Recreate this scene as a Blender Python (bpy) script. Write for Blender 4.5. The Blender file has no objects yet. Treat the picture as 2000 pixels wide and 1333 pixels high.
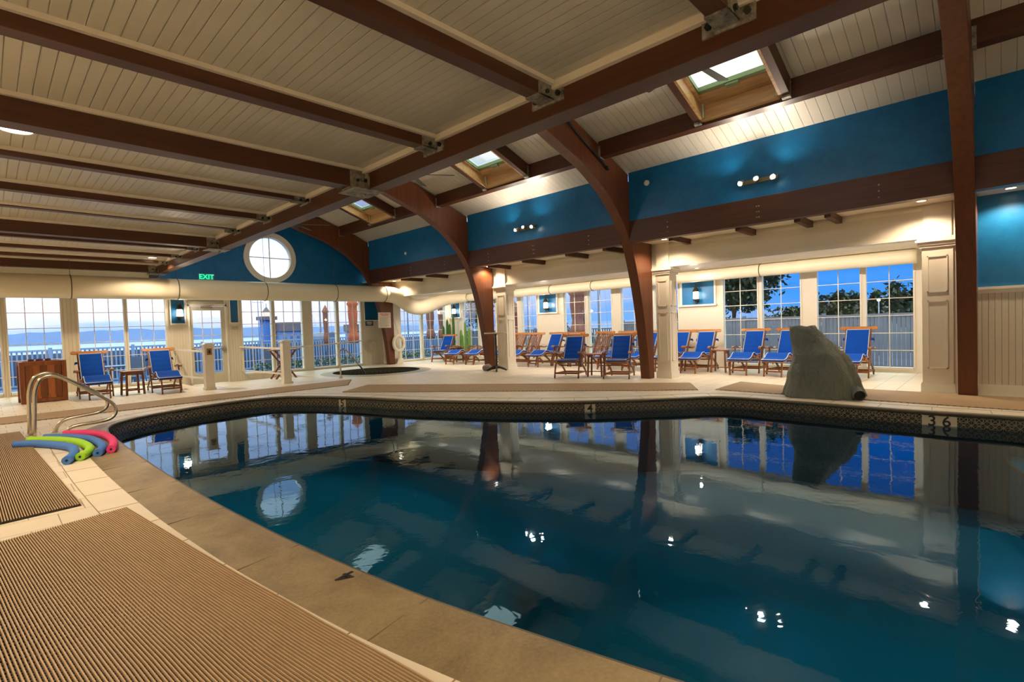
import bpy, bmesh, math, random
from mathutils import Vector, Matrix
random.seed(7)
sc = bpy.context.scene
C = sc.collection
PI = math.pi
V = Vector

# ------------------------------------------------------------------ camera
YAW, PITCH, ROLL, FPX = 0.803118873, -0.0315037, -0.0329999751, 992.178
CAMZ = 1.35
fwd = V((math.sin(YAW)*math.cos(PITCH), math.cos(YAW)*math.cos(PITCH), math.sin(PITCH)))
rt0 = V((math.cos(YAW), -math.sin(YAW), 0)); up0 = rt0.cross(fwd)
rt = math.cos(ROLL)*rt0 + math.sin(ROLL)*up0
up = -math.sin(ROLL)*rt0 + math.cos(ROLL)*up0
cd = bpy.data.cameras.new('camera'); cam = bpy.data.objects.new('camera', cd); C.objects.link(cam)
cd.sensor_width = 36; cd.lens = FPX*36/2000; cd.clip_start = .05; cd.clip_end = 2000
m = Matrix.Identity(4)
for i in range(3):
    m[i][0] = rt[i]; m[i][1] = up[i]; m[i][2] = -fwd[i]
m[2][3] = CAMZ
cam.matrix_world = m
sc.camera = cam

# ------------------------------------------------------------------ colour management
sc.view_settings.view_transform = 'Standard'; sc.view_settings.look = 'None'
sc.view_settings.gamma = 1; sc.view_settings.use_curve_mapping = False
sc.view_settings.exposure = 0.5
try:
    sc.cycles.use_denoising = True
    sc.cycles.max_bounces = 10; sc.cycles.diffuse_bounces = 6; sc.cycles.glossy_bounces = 4
    sc.cycles.transparent_max_bounces = 16; sc.cycles.sample_clamp_indirect = 6
    sc.cycles.caustics_reflective = False; sc.cycles.caustics_refractive = False
    sc.cycles.blur_glossy = .5
except Exception: pass

# ------------------------------------------------------------------ node helpers
class NT:
    def __init__(s, nt): s.nt = nt; s.n = nt.nodes; s.l = nt.links
    def new(s, t, **k):
        o = s.n.new(t)
        for a, b in k.items(): setattr(o, a, b)
        return o
    def set(s, sock, v):
        if isinstance(v, bpy.types.NodeSocket): s.l.new(v, sock)
        else:
            if hasattr(sock, 'default_value') and isinstance(v, (tuple, list)) and len(v) == 3 and sock.type == 'RGBA': v = (*v, 1)
            sock.default_value = v
    def math(s, op, a, b=0.0, c=None, clamp=False):
        o = s.new('ShaderNodeMath', operation=op); o.use_clamp = clamp
        s.set(o.inputs[0], a); s.set(o.inputs[1], b)
        if c is not None: s.set(o.inputs[2], c)
        return o.outputs[0]
    def mix(s, f, a, b, blend='MIX'):
        o = s.new('ShaderNodeMix', data_type='RGBA', blend_type=blend)
        s.set(o.inputs[0], f); s.set(o.inputs[6], a); s.set(o.inputs[7], b)
        return o.outputs[2]
    def ramp(s, f, stops, interp='LINEAR'):
        o = s.new('ShaderNodeValToRGB'); r = o.color_ramp; r.interpolation = interp
        while len(r.elements) > 1: r.elements.remove(r.elements[-1])
        r.elements[0].position = stops[0][0]; r.elements[0].color = (*stops[0][1], 1)
        for p, c in stops[1:]:
            e = r.elements.new(p); e.color = (*c, 1)
        s.set(o.inputs[0], f); return o.outputs[0]
    def sep(s, v):
        o = s.new('ShaderNodeSeparateXYZ'); s.l.new(v, o.inputs[0]); return o.outputs
    def comb(s, x, y, z):
        o = s.new('ShaderNodeCombineXYZ'); s.set(o.inputs[0], x); s.set(o.inputs[1], y); s.set(o.inputs[2], z); return o.outputs[0]
    def noise(s, vec, scale, detail=3, rough=.5, dist=0):
        o = s.new('ShaderNodeTexNoise'); s.l.new(vec, o.inputs['Vector'])
        o.inputs['Scale'].default_value = scale; o.inputs['Detail'].default_value = detail
        o.inputs['Roughness'].default_value = rough; o.inputs['Distortion'].default_value = dist
        return o.outputs[0]
    def mapping(s, vec, scale=(1, 1, 1), rot=(0, 0, 0), loc=(0, 0, 0)):
        o = s.new('ShaderNodeMapping'); s.l.new(vec, o.inputs[0])
        o.inputs['Location'].default_value = loc; o.inputs['Rotation'].default_value = rot; o.inputs['Scale'].default_value = scale
        return o.outputs[0]
    def bump(s, h, strength=.3, dist=.01, normal=None):
        o = s.new('ShaderNodeBump'); s.set(o.inputs['Height'], h)
        o.inputs['Strength'].default_value = strength; o.inputs['Distance'].default_value = dist
        if normal is not None: s.l.new(normal, o.inputs['Normal'])
        return o.outputs[0]

def new_mat(name):
    m = bpy.data.materials.new(name); m.use_nodes = True
    t = NT(m.node_tree); t.n.clear()
    out = t.new('ShaderNodeOutputMaterial'); b = t.new('ShaderNodeBsdfPrincipled')
    t.l.new(b.outputs[0], out.inputs[0])
    pos = t.new('ShaderNodeNewGeometry').outputs['Position']
    obj = t.new('ShaderNodeTexCoord').outputs['Object']
    return m, t, b, out, pos, obj

def simple(name, col, rough=.5, metal=0, var=.08, vscale=8, bump=0, bscale=60, spec=.5, coat=0, emit=None, estr=0):
    m, t, b, out, pos, obj = new_mat(name)
    n = t.noise(obj, vscale, 4)
    f = t.math('MULTIPLY_ADD', n, 2*var, 1-var)
    c = t.mix(1.0, (*col, 1), t.comb(f, f, f), 'MULTIPLY')
    t.set(b.inputs['Base Color'], c); b.inputs['Roughness'].default_value = rough; b.inputs['Metallic'].default_value = metal
    b.inputs['Specular IOR Level'].default_value = spec
    if coat: b.inputs['Coat Weight'].default_value = coat
    if bump: t.l.new(t.bump(t.noise(obj, bscale, 3), bump, .005), b.inputs['Normal'])
    if emit: b.inputs['Emission Color'].default_value = (*emit, 1); b.inputs['Emission Strength'].default_value = estr
    return m

def groove(name, col, axis, spacing, rough=.45, width=.10, dist=.006, var=.04, dirt_or_highlight=.25):
    m, t, b, out, pos, obj = new_mat(name)
    x = t.sep(pos)[axis]
    fr = t.math('FRACT', t.math('DIVIDE', x, spacing))
    d = t.math('ABSOLUTE', t.math('SUBTRACT', fr, .5))           # .5 at the joint
    g = t.math('MULTIPLY', t.math('SUBTRACT', d, .5-width/2), 2/width, clamp=True)
    idn = t.new('ShaderNodeTexWhiteNoise', noise_dimensions='1D'); t.set(idn.inputs['W'], t.math('FLOOR', t.math('DIVIDE', x, spacing)))
    n = t.noise(pos, 2.5, 4)
    f = t.math('ADD', t.math('MULTIPLY_ADD', n, 2*var, 1-2*var), t.math('MULTIPLY', idn.outputs['Value'], var))
    c = t.mix(1.0, (*col, 1), t.comb(f, f, f), 'MULTIPLY')
    c = t.mix(t.math('MULTIPLY', g, dirt_or_highlight), c, (col[0]*.35, col[1]*.3, col[2]*.25, 1))
    t.set(b.inputs['Base Color'], c); b.inputs['Roughness'].default_value = rough
    t.l.new(t.bump(t.math('SUBTRACT', 1.0, g), 1.0, dist), b.inputs['Normal'])
    return m

def wood(name, c1, c2, axis=0, rough=.4, scale=1.0, coat=0.0, pos_space=False):
    m, t, b, out, pos, obj = new_mat(name)
    s = [14*scale, 14*scale, 14*scale]; s[axis] = .9*scale
    v = t.mapping(pos if pos_space else obj, tuple(s))
    n = t.noise(v, 1.6, 6, .6, .4); n2 = t.noise(v, 9, 3)
    f = t.math('ADD', t.math('MULTIPLY', n, .8), t.math('MULTIPLY', n2, .25))
    c = t.ramp(f, [(.3, c1), (.72, c2)])
    t.set(b.inputs['Base Color'], c); b.inputs['Roughness'].default_value = rough
    if coat: b.inputs['Coat Weight'].default_value = coat; b.inputs['Coat Roughness'].default_value = .2
    t.l.new(t.bump(n2, .15, .002), b.inputs['Normal'])
    return m

def emis(name, col, strength):
    m = bpy.data.materials.new(name); m.use_nodes = True; t = NT(m.node_tree); t.n.clear()
    out = t.new('ShaderNodeOutputMaterial'); e = t.new('ShaderNodeEmission')
    e.inputs[0].default_value = (*col, 1); e.inputs[1].default_value = strength; t.l.new(e.outputs[0], out.inputs[0])
    return m

# ------------------------------------------------------------------ sky: dusk, bright over the sea (+Y), deep blue inland (+X)
w = bpy.data.worlds.new('dusk_sky'); sc.world = w; w.use_nodes = True
t = NT(w.node_tree); t.n.clear()
tc = t.new('ShaderNodeTexCoord').outputs['Generated']
x, y, z = t.sep(tc)
seaf = t.math('MULTIPLY_ADD', t.math('SUBTRACT', y, x), .60, .42, clamp=True)
seaf = t.math('SMOOTH_MIN', seaf, 1.0, .1)
cl = t.noise(t.mapping(tc, (1.5, 1.5, 12)), 2.2, 5, .55)
elev = t.math('ADD', z, t.math('MULTIPLY', t.math('SUBTRACT', cl, .5), .10))
west = t.ramp(elev, [(0.0, (.36, .56, 1.05)), (.015, (.50, .66, 1.12)), (.035, (1.02, .94, 1.12)), (.06, (1.28, 1.20, 1.26)), (.12, (1.2, 1.26, 1.4)), (.27, (.55, .72, 1.05)), (.33, (1.6, 1.8, 1.6)), (.5, (3.4, 3.8, 3.2)), (1, (3.6, 4.0, 3.2))])
east = t.ramp(elev, [(0.0, (.10, .32, .80)), (.04, (.05, .28, .80)), (.12, (.010, .20, .68)), (.22, (.006, .14, .58)), (.28, (.03, .16, .55)), (.34, (1.6, 1.8, 1.6)), (.5, (3.4, 3.8, 3.2)), (1, (3.6, 4.0, 3.2))])
streak = t.math('MULTIPLY', t.math('SUBTRACT', t.noise(t.mapping(tc, (2, 2, 26)), 2.0, 4), .48), 2.2, clamp=True)
east = t.mix(t.math('MULTIPLY', t.math('MULTIPLY', streak, .45), t.math('LESS_THAN', z, .27)), east, (.14, .33, .80, 1))
skyc = t.mix(seaf, east, west)
bg = t.new('ShaderNodeBackground'); t.l.new(skyc, bg.inputs[0]); bg.inputs[1].default_value = .95
wo = t.new('ShaderNodeOutputWorld'); t.l.new(bg.outputs[0], wo.inputs[0])

# brightness of the room's own and added lamps (W)
WARM = (1.0, .77, .52); WARM2 = (1.0, .85, .69)
P_CEIL, P_SPOT, P_SOFFIT, P_LANTERN, P_LOUNGE = 200, 60, 60, 9, 78

# ------------------------------------------------------------------ mesh helpers
def box(bm, lo, hi):
    vs = [bm.verts.new((x, y, z)) for x in (lo[0], hi[0]) for y in (lo[1], hi[1]) for z in (lo[2], hi[2])]
    for f in ((0, 1, 3, 2), (4, 6, 7, 5), (0, 4, 5, 1), (2, 3, 7, 6), (0, 2, 6, 4), (1, 5, 7, 3)):
        bm.faces.new([vs[i] for i in f])
def bar(bm, p, q, w, h, upv=(0, 0, 1)):
    p, q = V(p), V(q); d = (q-p).normalized(); u = V(upv)
    s = d.cross(u)
    if s.length < 1e-4: s = d.cross(V((0, 1, 0)))
    s.normalize(); u = s.cross(d).normalized()
    vs = []
    for c in (p, q):
        for a, b in ((-1, -1), (1, -1), (1, 1), (-1, 1)): vs.append(bm.verts.new(c+s*a*w/2+u*b*h/2))
    for f in ((0, 3, 2, 1), (4, 5, 6, 7), (0, 1, 5, 4), (1, 2, 6, 5), (2, 3, 7, 6), (3, 0, 4, 7)): bm.faces.new([vs[i] for i in f])
def tube(bm, pts, r, n=10, closed=False, caps=True):
    pts = [V(p) for p in pts]; N = len(pts); rr = r if isinstance(r, (list, tuple)) else [r]*N
    rings = []; side = None
    for i, p in enumerate(pts):
        if closed: d = (pts[(i+1) % N]-pts[i-1])
        else: d = pts[min(i+1, N-1)]-pts[max(i-1, 0)]
        d.normalize()
        if side is None:
            a = V((0, 0, 1)) if abs(d.z) < .9 else V((1, 0, 0)); side = d.cross(a).normalized()
        side = (side-d*side.dot(d))
        side.normalize(); u = d.cross(side)
        rings.append([bm.verts.new(p+(side*math.cos(2*PI*k/n)+u*math.sin(2*PI*k/n))*rr[i]) for k in range(n)])
    for i in range(N if closed else N-1):
        a, b = rings[i], rings[(i+1) % N]
        for k in range(n): 
            f = bm.faces.new((a[k], a[(k+1) % n], b[(k+1) % n], b[k])); f.smooth = True
    if caps and not closed:
        bm.faces.new(rings[0][::-1]); bm.faces.new(rings[-1])
def prism(bm, poly, axis, a, b):
    """polygon of 2-D points pushed along axis from a to b (axis 0: pts are y,z; 1: x,z; 2: x,y)"""
    def P(p, c):
        return {0: (c, p[0], p[1]), 1: (p[0], c, p[1]), 2: (p[0], p[1], c)}[axis]
    A = [bm.verts.new(P(p, a)) for p in poly]; B = [bm.verts.new(P(p, b)) for p in poly]; n = len(poly)
    bm.faces.new(A); bm.faces.new(B[::-1])
    for i in range(n): bm.faces.new((A[i], B[i], B[(i+1) % n], A[(i+1) % n]))
def lathe(bm, prof, n=20, c=(0, 0, 0), smooth=True):
    rings = []
    for r, z in prof:
        rings.append([bm.verts.new((c[0]+r*math.cos(2*PI*k/n), c[1]+r*math.sin(2*PI*k/n), c[2]+z)) for k in range(n)] if r > 1e-5 else [bm.verts.new((c[0], c[1], c[2]+z))])
    for a, b in zip(rings, rings[1:]):
        for k in range(n):
            if len(a) == 1 and len(b) == 1: continue
            if len(a) == 1: f = bm.faces.new((a[0], b[(k+1) % n], b[k]))
            elif len(b) == 1: f = bm.faces.new((a[k], a[(k+1) % n], b[0]))
            else: f = bm.faces.new((a[k], a[(k+1) % n], b[(k+1) % n], b[k]))
            f.smooth = smooth
    if len(rings[0]) > 1: bm.faces.new(rings[0][::-1])
    if len(rings[-1]) > 1: bm.faces.new(rings[-1])
def sweep(bm, path, cross, side=(0, 1, 0)):
    """closed cross-section [(s, n)] along a path; s runs along the fixed side vector, n along the path's normal"""
    side = V(side); path = [V(p) for p in path]; rings = []
    for i, p in enumerate(path):
        d = (path[min(i+1, len(path)-1)]-path[max(i-1, 0)]).normalized(); nrm = side.cross(d) * -1
        rings.append([bm.verts.new(p+side*a+nrm*b) for a, b in cross])
    n = len(cross)
    for a, b in zip(rings, rings[1:]):
        for k in range(n):
            f = bm.faces.new((a[k], a[(k+1) % n], b[(k+1) % n], b[k])); f.smooth = True
    bm.faces.new(rings[0][::-1]); bm.faces.new(rings[-1])
def smooth_path(pts, n=4, closed=False):
    pts = [V(p) for p in pts]; out = []; N = len(pts)
    rng = range(N if closed else N-1)
    for i in rng:
        p0 = pts[(i-1) % N] if closed or i > 0 else pts[0]*2-pts[1]
        p1, p2 = pts[i], pts[(i+1) % N]
        p3 = pts[(i+2) % N] if closed or i+2 < N else p2*2-p1
        for k in range(n):
            s = k/n
            out.append(.5*((2*p1)+(p2-p0)*s+(2*p0-5*p1+4*p2-p3)*s*s+(3*p1-p0-3*p2+p3)*s**3))
    if not closed: out.append(pts[-1])
    return out
def rrect(hw, hh, r, n=3):
    out = []
    for cx, cy, a0 in ((hw-r, hh-r, 0), (-hw+r, hh-r, PI/2), (-hw+r, -hh+r, PI), (hw-r, -hh+r, 1.5*PI)):
        for k in range(n+1):
            a = a0+PI/2*k/n; out.append((cx+r*math.cos(a), cy+r*math.sin(a)))
    return out
def BM(): return bmesh.new()
def obj(name, bm, mat, parent=None, bevel=0, recalc=True):
    if recalc: bmesh.ops.recalc_face_normals(bm, faces=bm.faces)
    me = bpy.data.meshes.new(name); bm.to_mesh(me); bm.free(); me.materials.append(mat)
    o = bpy.data.objects.new(name, me); C.objects.link(o)
    if parent is not None: o.parent = parent
    if bevel:
        md = o.modifiers.new('bevel', 'BEVEL'); md.width = bevel; md.segments = 2; md.limit_method = 'ANGLE'
    return o
def tag(o, label=None, cat=None, group=None, kind=None):
    if label: o['label'] = label
    if cat: o['category'] = cat
    if group: o['group'] = group
    if kind: o['kind'] = kind
    return o
def thing(name, label, cat, loc=(0, 0, 0), rz=0, group=None):
    o = bpy.data.objects.new(name, None); C.objects.link(o); o.location = loc; o.rotation_euler = (0, 0, rz)
    o.empty_display_size = .2
    return tag(o, label, cat, group)
def struct(name, bm, mat, parent=None, bevel=0):
    o = obj(name, bm, mat, parent, bevel)
    if parent is None: o['kind'] = 'structure'
    return o
def sroot(name, loc=(0, 0, 0)):
    o = bpy.data.objects.new(name, None); C.objects.link(o); o.location = loc; o['kind'] = 'structure'; return o
def dup(root, loc, rz, label, group=None):
    r = root.copy(); C.objects.link(r); r.location = loc; r.rotation_euler = (0, 0, rz); r['label'] = label
    if group: r['group'] = group
    for ch in list(root.children):
        c = ch.copy(); C.objects.link(c); c.parent = r
        for g in list(ch.children):
            d = g.copy(); C.objects.link(d); d.parent = c
    return r
def text(name, body, size, loc, rot, mat, parent=None, ext=.001):
    cu = bpy.data.curves.new(name, 'FONT'); cu.body = body; cu.size = size; cu.extrude = ext
    cu.offset = size*.014; cu.align_x = 'CENTER'; cu.align_y = 'CENTER'; cu.materials.append(mat)
    tmp = bpy.data.objects.new(name, cu); me = bpy.data.meshes.new_from_object(tmp); bpy.data.objects.remove(tmp)
    o = bpy.data.objects.new(name, me); C.objects.link(o); o.location = loc; o.rotation_euler = rot
    if parent is not None: o.parent = parent
    return o
def lamp(name, kind, energy, col, loc, rot=(0, 0, 0), parent=None, size=.1, spot=None, blend=.6):
    l = bpy.data.lights.new(name, kind); l.energy = energy; l.color = col
    if kind == 'AREA': l.shape = 'DISK'; l.size = size
    else: l.shadow_soft_size = size
    if kind == 'SPOT': l.spot_size = spot; l.spot_blend = blend
    o = bpy.data.objects.new(name, l); C.objects.link(o); o.location = loc; o.rotation_euler = rot
    if parent is not None: o.parent = parent
    return o

# ------------------------------------------------------------------ materials
M = {}
M['beam'] = wood('stained_timber_x', (.052, .015, .006), (.10, .031, .010), 0, .42, pos_space=True)
M['beamy'] = wood('stained_timber_y', (.052, .015, .006), (.10, .031, .010), 1, .42, pos_space=True)
M['arch'] = wood('glulam_timber', (.085, .024, .008), (.165, .050, .015), 2, .38, .6, pos_space=True)
M['teak'] = wood('teak', (.15, .045, .012), (.34, .12, .035), 0, .38)
M['teaky_lit'] = wood('teak_y_lit', (.30, .10, .02), (.62, .25, .06), 1, .36)  # brighter copy of the teak: light on the headboards put into the colour
M['teakz_dark'] = wood('teak_z_dark', (.12, .038, .011), (.29, .105, .032), 2, .38)  # same teak for legs, kept darker than the lit copy
M['pine'] = wood('pine_lining', (.36, .19, .07), (.62, .38, .17), 1, .4, pos_space=True)
M['bin'] = wood('bin_timber', (.13, .034, .010), (.36, .12, .03), 2, .35, .8)
M['ceil'] = groove('ceiling_boards', (.57, .55, .475), 0, .0875, .36, .13, .007, dirt_or_highlight=-.10)  # dirt inverted here: a bead highlight meant for the joint colour
M['roof'] = groove('roof_boards', (.62, .58, .49), 1, .152, .42, .06, .006, dirt_or_highlight=.6)
M['bead'] = groove('beadboard_far', (.72, .66, .53), 0, .075, .45, .10, .005, dirt_or_highlight=.2)
M['beady'] = groove('beadboard_side', (.66, .61, .51), 1, .075, .45, .10, .005, dirt_or_highlight=.35)
M['white'] = simple('white_paint', (.78, .73, .62), .4, var=.03)
M['cream'] = simple('cream_plaster', (.76, .70, .57), .55, var=.04)
M['trim'] = simple('white_trim', (.80, .76, .67), .35, var=.02)
M['duct'] = simple('duct_paint', (.72, .66, .50), .45, var=.03)
M['strap'] = simple('dark_strap', (.12, .10, .06), .5, .5)
M['blue'] = None
def blue_wall():
    m, t, b, out, pos, obj_ = new_mat('blue_plaster')
    n = t.noise(pos, 1.3, 6, .62, 1.2); n2 = t.noise(pos, 6, 5, .6, .8)
    f = t.math('ADD', t.math('MULTIPLY', n, .6), t.math('MULTIPLY', n2, .4))
    t.set(b.inputs['Base Color'], t.ramp(f, [(.3, (.003, .10, .27)), (.55, (.005, .145, .36)), (.75, (.014, .20, .44))]))
    b.inputs['Roughness'].default_value = .33
    t.l.new(t.bump(n2, .12, .01), b.inputs['Normal']); return m
M['blue'] = blue_wall()
def galv():
    m, t, b, out, pos, obj_ = new_mat('galvanized_steel')
    n = t.noise(pos, 14, 5, .7)
    t.set(b.inputs['Base Color'], t.ramp(n, [(.35, (.10, .10, .085)), (.5, (.30, .29, .25)), (.65, (.46, .44, .38))]))
    b.inputs['Metallic'].default_value = .45; b.inputs['Roughness'].default_value = .55; return m
M['galv'] = galv()
M['palebr'] = simple('pale_bracket', (.5, .55, .42), .5)
M['steel'] = simple('brushed_steel', (.62, .58, .50), .24, 1.0, .05)
M['iron'] = simple('dark_iron', (.035, .04, .04), .5, .6)
M['bronze'] = simple('aged_bronze', (.06, .055, .045), .45, .7)
M['black'] = simple('black_plastic', (.015, .013, .012), .5)
M['cushion'] = simple('blue_canvas', (.002, .072, .46), .85, var=.12, vscale=5, bump=.3, bscale=25, spec=.2)
M['piping'] = simple('white_piping', (.62, .68, .78), .6)
M['cover'] = simple('grey_cover', (.125, .14, .125), .68, var=.12, vscale=3, bump=.25, bscale=9)
def cover_mat():
    m, t, b, out, pos, obj_ = new_mat('grey_drape')
    n = t.noise(t.mapping(obj_, (3.2, 3.2, 1.1)), 1.6, 5, .55, 1.4)
    rg = t.math('ABSOLUTE', t.math('SUBTRACT', n, .5)); n2 = t.noise(obj_, 1.2, 2)
    f = t.math('MULTIPLY_ADD', n2, .2, .9); t.set(b.inputs['Base Color'], t.mix(1.0, (.165, .185, .16, 1), t.comb(f, f, f), 'MULTIPLY'))
    b.inputs['Roughness'].default_value = .6; t.l.new(t.bump(t.math('MINIMUM', rg, .12), 1.0, .13), b.inputs['Normal']); return m
M['cover'] = cover_mat()
M['cover_shade'] = simple('sleeve_shade', (.02, .018, .015), .9)  # near black stands for the shade inside the sleeve
M['hose'] = simple('pale_hose', (.55, .53, .45), .5)
M['foamwhite'] = simple('ring_white', (.78, .74, .60), .5)
M['paper'] = simple('white_board', (.85, .78, .68), .5)
M['redink'] = simple('red_ink', (.65, .12, .08), .5)
M['greyink'] = simple('grey_ink', (.35, .32, .3), .5)
M['signblue'] = simple('sign_blue', (.03, .09, .17), .4)
M['noodle_blue'] = simple('foam_blue', (.06, .20, .62), .7, var=.06, bump=.3, bscale=90)
M['noodle_green'] = simple('foam_green', (.36, .72, .03), .7, var=.06, bump=.3, bscale=90)
M['noodle_pink'] = simple('foam_pink', (.80, .05, .22), .7, var=.06, bump=.3, bscale=90)
M['noodle_hole_shade'] = simple('foam_hole_shade', (.01, .03, .08), .9)  # near black stands for the shade inside the noodle ends
M['cactus'] = simple('cactus_green', (.05, .16, .035), .55, var=.25, bump=.4, bscale=40)
M['cactusl'] = simple('cactus_light', (.16, .33, .06), .55, var=.2, bump=.4, bscale=40)
M['pot'] = simple('brown_pot', (.24, .09, .04), .6)
M['lantern_glass'] = emis('lantern_glass', (1, .86, .62), 7)
M['bulb'] = emis('bulb', (1, .90, .72), 60)
M['downlight'] = emis('downlight_lens', (1, .86, .62), 14)
M['exitgreen'] = emis('exit_green', (.04, .95, .42), 1.1)
M['exitback'] = simple('exit_back', (.0, .12, .06), .4, emit=(0, .35, .16), estr=.35)

def glass_mat(name, tint, refl=1.0, rough=0.0):
    m = bpy.data.materials.new(name); m.use_nodes = True; t = NT(m.node_tree); t.n.clear()
    out = t.new('ShaderNodeOutputMaterial'); tr = t.new('ShaderNodeBsdfTransparent'); tr.inputs[0].default_value = (*tint, 1)
    gl = t.new('ShaderNodeBsdfGlossy'); gl.inputs['Roughness'].default_value = rough
    fr = t.new('ShaderNodeFresnel'); fr.inputs[0].default_value = 1.45
    mx = t.new('ShaderNodeMixShader'); t.l.new(t.math('MULTIPLY', fr.outputs[0], refl), mx.inputs[0])
    t.l.new(tr.outputs[0], mx.inputs[1]); t.l.new(gl.outputs[0], mx.inputs[2]); t.l.new(mx.outputs[0], out.inputs[0]); return m
M['glass'] = glass_mat('window_glass', (.97, .985, 1.0), .55)

def tile_floor():
    m, t, b, out, pos, obj_ = new_mat('cream_floor_tile')
    br = t.new('ShaderNodeTexBrick'); t.l.new(pos, br.inputs['Vector'])
    br.offset = .5; br.inputs['Scale'].default_value = 1.0
    br.inputs['Brick Width'].default_value = .33; br.inputs['Row Height'].default_value = .33
    br.inputs['Mortar Size'].default_value = .004; br.inputs['Mortar Smooth'].default_value = .2
    br.inputs['Color1'].default_value = (.74, .66, .52, 1); br.inputs['Color2'].default_value = (.80, .72, .58, 1)
    br.inputs['Mortar'].default_value = (.36, .28, .19, 1); br.inputs['Bias'].default_value = 0
    n = t.noise(pos, 3, 5); f = t.math('MULTIPLY_ADD', n, .16, .92)
    t.set(b.inputs['Base Color'], t.mix(1.0, br.outputs[0], t.comb(f, f, f), 'MULTIPLY'))
    b.inputs['Roughness'].default_value = .42
    t.l.new(t.bump(t.math('SUBTRACT', 1.0, br.outputs['Fac']), .5, .003), b.inputs['Normal']); return m
M['floor'] = tile_floor()
M['bordertile'] = simple('cream_border_tile', (.78, .70, .56), .42, var=.06, vscale=4)
def stone():
    m, t, b, out, pos, obj_ = new_mat('coping_stone')
    n = t.noise(pos, 2.2, 7, .65, .6); n2 = t.noise(pos, 60, 3)
    f = t.math('ADD', t.math('MULTIPLY', n, .75), t.math('MULTIPLY', n2, .25))
    t.set(b.inputs['Base Color'], t.ramp(f, [(.3, (.15, .115, .062)), (.52, (.29, .225, .125)), (.7, (.39, .31, .18))]))
    b.inputs['Roughness'].default_value = .42
    t.l.new(t.bump(n2, .35, .003), b.inputs['Normal']); return m
M['stone'] = stone()
M['nose'] = simple('coping_nose', (.11, .09, .055), .45, var=.15, vscale=6, bump=.2)
def tile_band():
    m, t, b, out, pos, obj_ = new_mat('pool_tile_band')
    uv = t.new('ShaderNodeTexCoord').outputs['UV']; u, v, _ = t.sep(uv)
    T = .15
    px = t.math('SUBTRACT', t.math('FRACT', t.math('DIVIDE', u, T)), .5)
    py = t.math('SUBTRACT', t.math('FRACT', t.math('DIVIDE', v, T)), .5)
    ax = t.math('ABSOLUTE', px); ay = t.math('ABSOLUTE', py)
    r = t.math('SQRT', t.math('ADD', t.math('MULTIPLY', px, px), t.math('MULTIPLY', py, py)))
    circ = t.math('LESS_THAN', t.math('ABSOLUTE', t.math('SUBTRACT', r, .27)), .045)
    diag = t.math('LESS_THAN', t.math('ABSOLUTE', t.math('SUBTRACT', ax, ay)), .045)
    dia2 = t.math('LESS_THAN', t.math('ABSOLUTE', t.math('SUBTRACT', t.math('ADD', ax, ay), .5)), .045)
    line = t.math('MAXIMUM', t.math('MAXIMUM', circ, diag), dia2)
    grout = t.math('GREATER_THAN', t.math('MAXIMUM', ax, ay), .485)
    band = t.math('GREATER_THAN', v, -.195)
    line = t.math('MULTIPLY', t.math('MAXIMUM', line, grout), band)
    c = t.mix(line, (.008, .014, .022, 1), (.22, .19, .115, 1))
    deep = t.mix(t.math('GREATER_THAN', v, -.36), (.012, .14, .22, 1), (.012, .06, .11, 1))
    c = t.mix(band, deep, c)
    t.set(b.inputs['Base Color'], c); b.inputs['Roughness'].default_value = .25; return m
M['band'] = tile_band()
M['basin'] = simple('pool_plaster', (.012, .23, .36), .6, var=.1, vscale=2)
M['basinlight'] = simple('pool_step_edge', (.20, .24, .22), .5)
def water_mat():
    m = bpy.data.materials.new('pool_water'); m.use_nodes = True; t = NT(m.node_tree); t.n.clear()
    out = t.new('ShaderNodeOutputMaterial'); pos = t.new('ShaderNodeNewGeometry').outputs['Position']
    h = t.math('ADD', t.math('MULTIPLY', t.noise(pos, .8, 2), 1.0), t.math('MULTIPLY', t.noise(pos, 4.5, 3, .6, .4), .22))
    nb = t.bump(h, .13, .04)
    gl = t.new('ShaderNodeBsdfGlossy'); gl.inputs['Roughness'].default_value = .02; gl.inputs[0].default_value = (.66, .84, 1, 1); t.l.new(nb, gl.inputs['Normal'])
    tr = t.new('ShaderNodeBsdfTransparent'); tr.inputs[0].default_value = (.40, .80, .92, 1)
    fr = t.new('ShaderNodeFresnel'); fr.inputs[0].default_value = 1.42; t.l.new(nb, fr.inputs['Normal'])
    mx = t.new('ShaderNodeMixShader'); t.l.new(fr.outputs[0], mx.inputs[0])
    t.l.new(tr.outputs[0], mx.inputs[1]); t.l.new(gl.outputs[0], mx.inputs[2]); t.l.new(mx.outputs[0], out.inputs[0]); return m
M['water'] = water_mat()
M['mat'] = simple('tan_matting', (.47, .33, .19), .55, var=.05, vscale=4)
M['matlow'] = simple('mat_crossbars', (.03, .018, .01), .7)  # crossbars darkened: shade of the gaps between ribs put into their colour
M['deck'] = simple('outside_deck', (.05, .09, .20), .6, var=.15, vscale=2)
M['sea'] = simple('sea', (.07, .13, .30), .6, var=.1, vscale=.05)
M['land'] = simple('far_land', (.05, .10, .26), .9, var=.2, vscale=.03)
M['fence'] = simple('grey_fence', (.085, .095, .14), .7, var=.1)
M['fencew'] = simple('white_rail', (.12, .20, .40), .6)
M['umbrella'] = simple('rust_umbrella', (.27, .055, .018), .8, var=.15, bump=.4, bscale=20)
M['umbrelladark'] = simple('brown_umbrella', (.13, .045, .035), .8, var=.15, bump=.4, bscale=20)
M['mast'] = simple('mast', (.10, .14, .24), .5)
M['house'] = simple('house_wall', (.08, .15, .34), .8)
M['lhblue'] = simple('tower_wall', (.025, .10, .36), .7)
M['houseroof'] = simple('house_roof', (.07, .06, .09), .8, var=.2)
M['leaf'] = simple('leaves', (.015, .035, .018), .7, var=.4, vscale=2)
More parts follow.
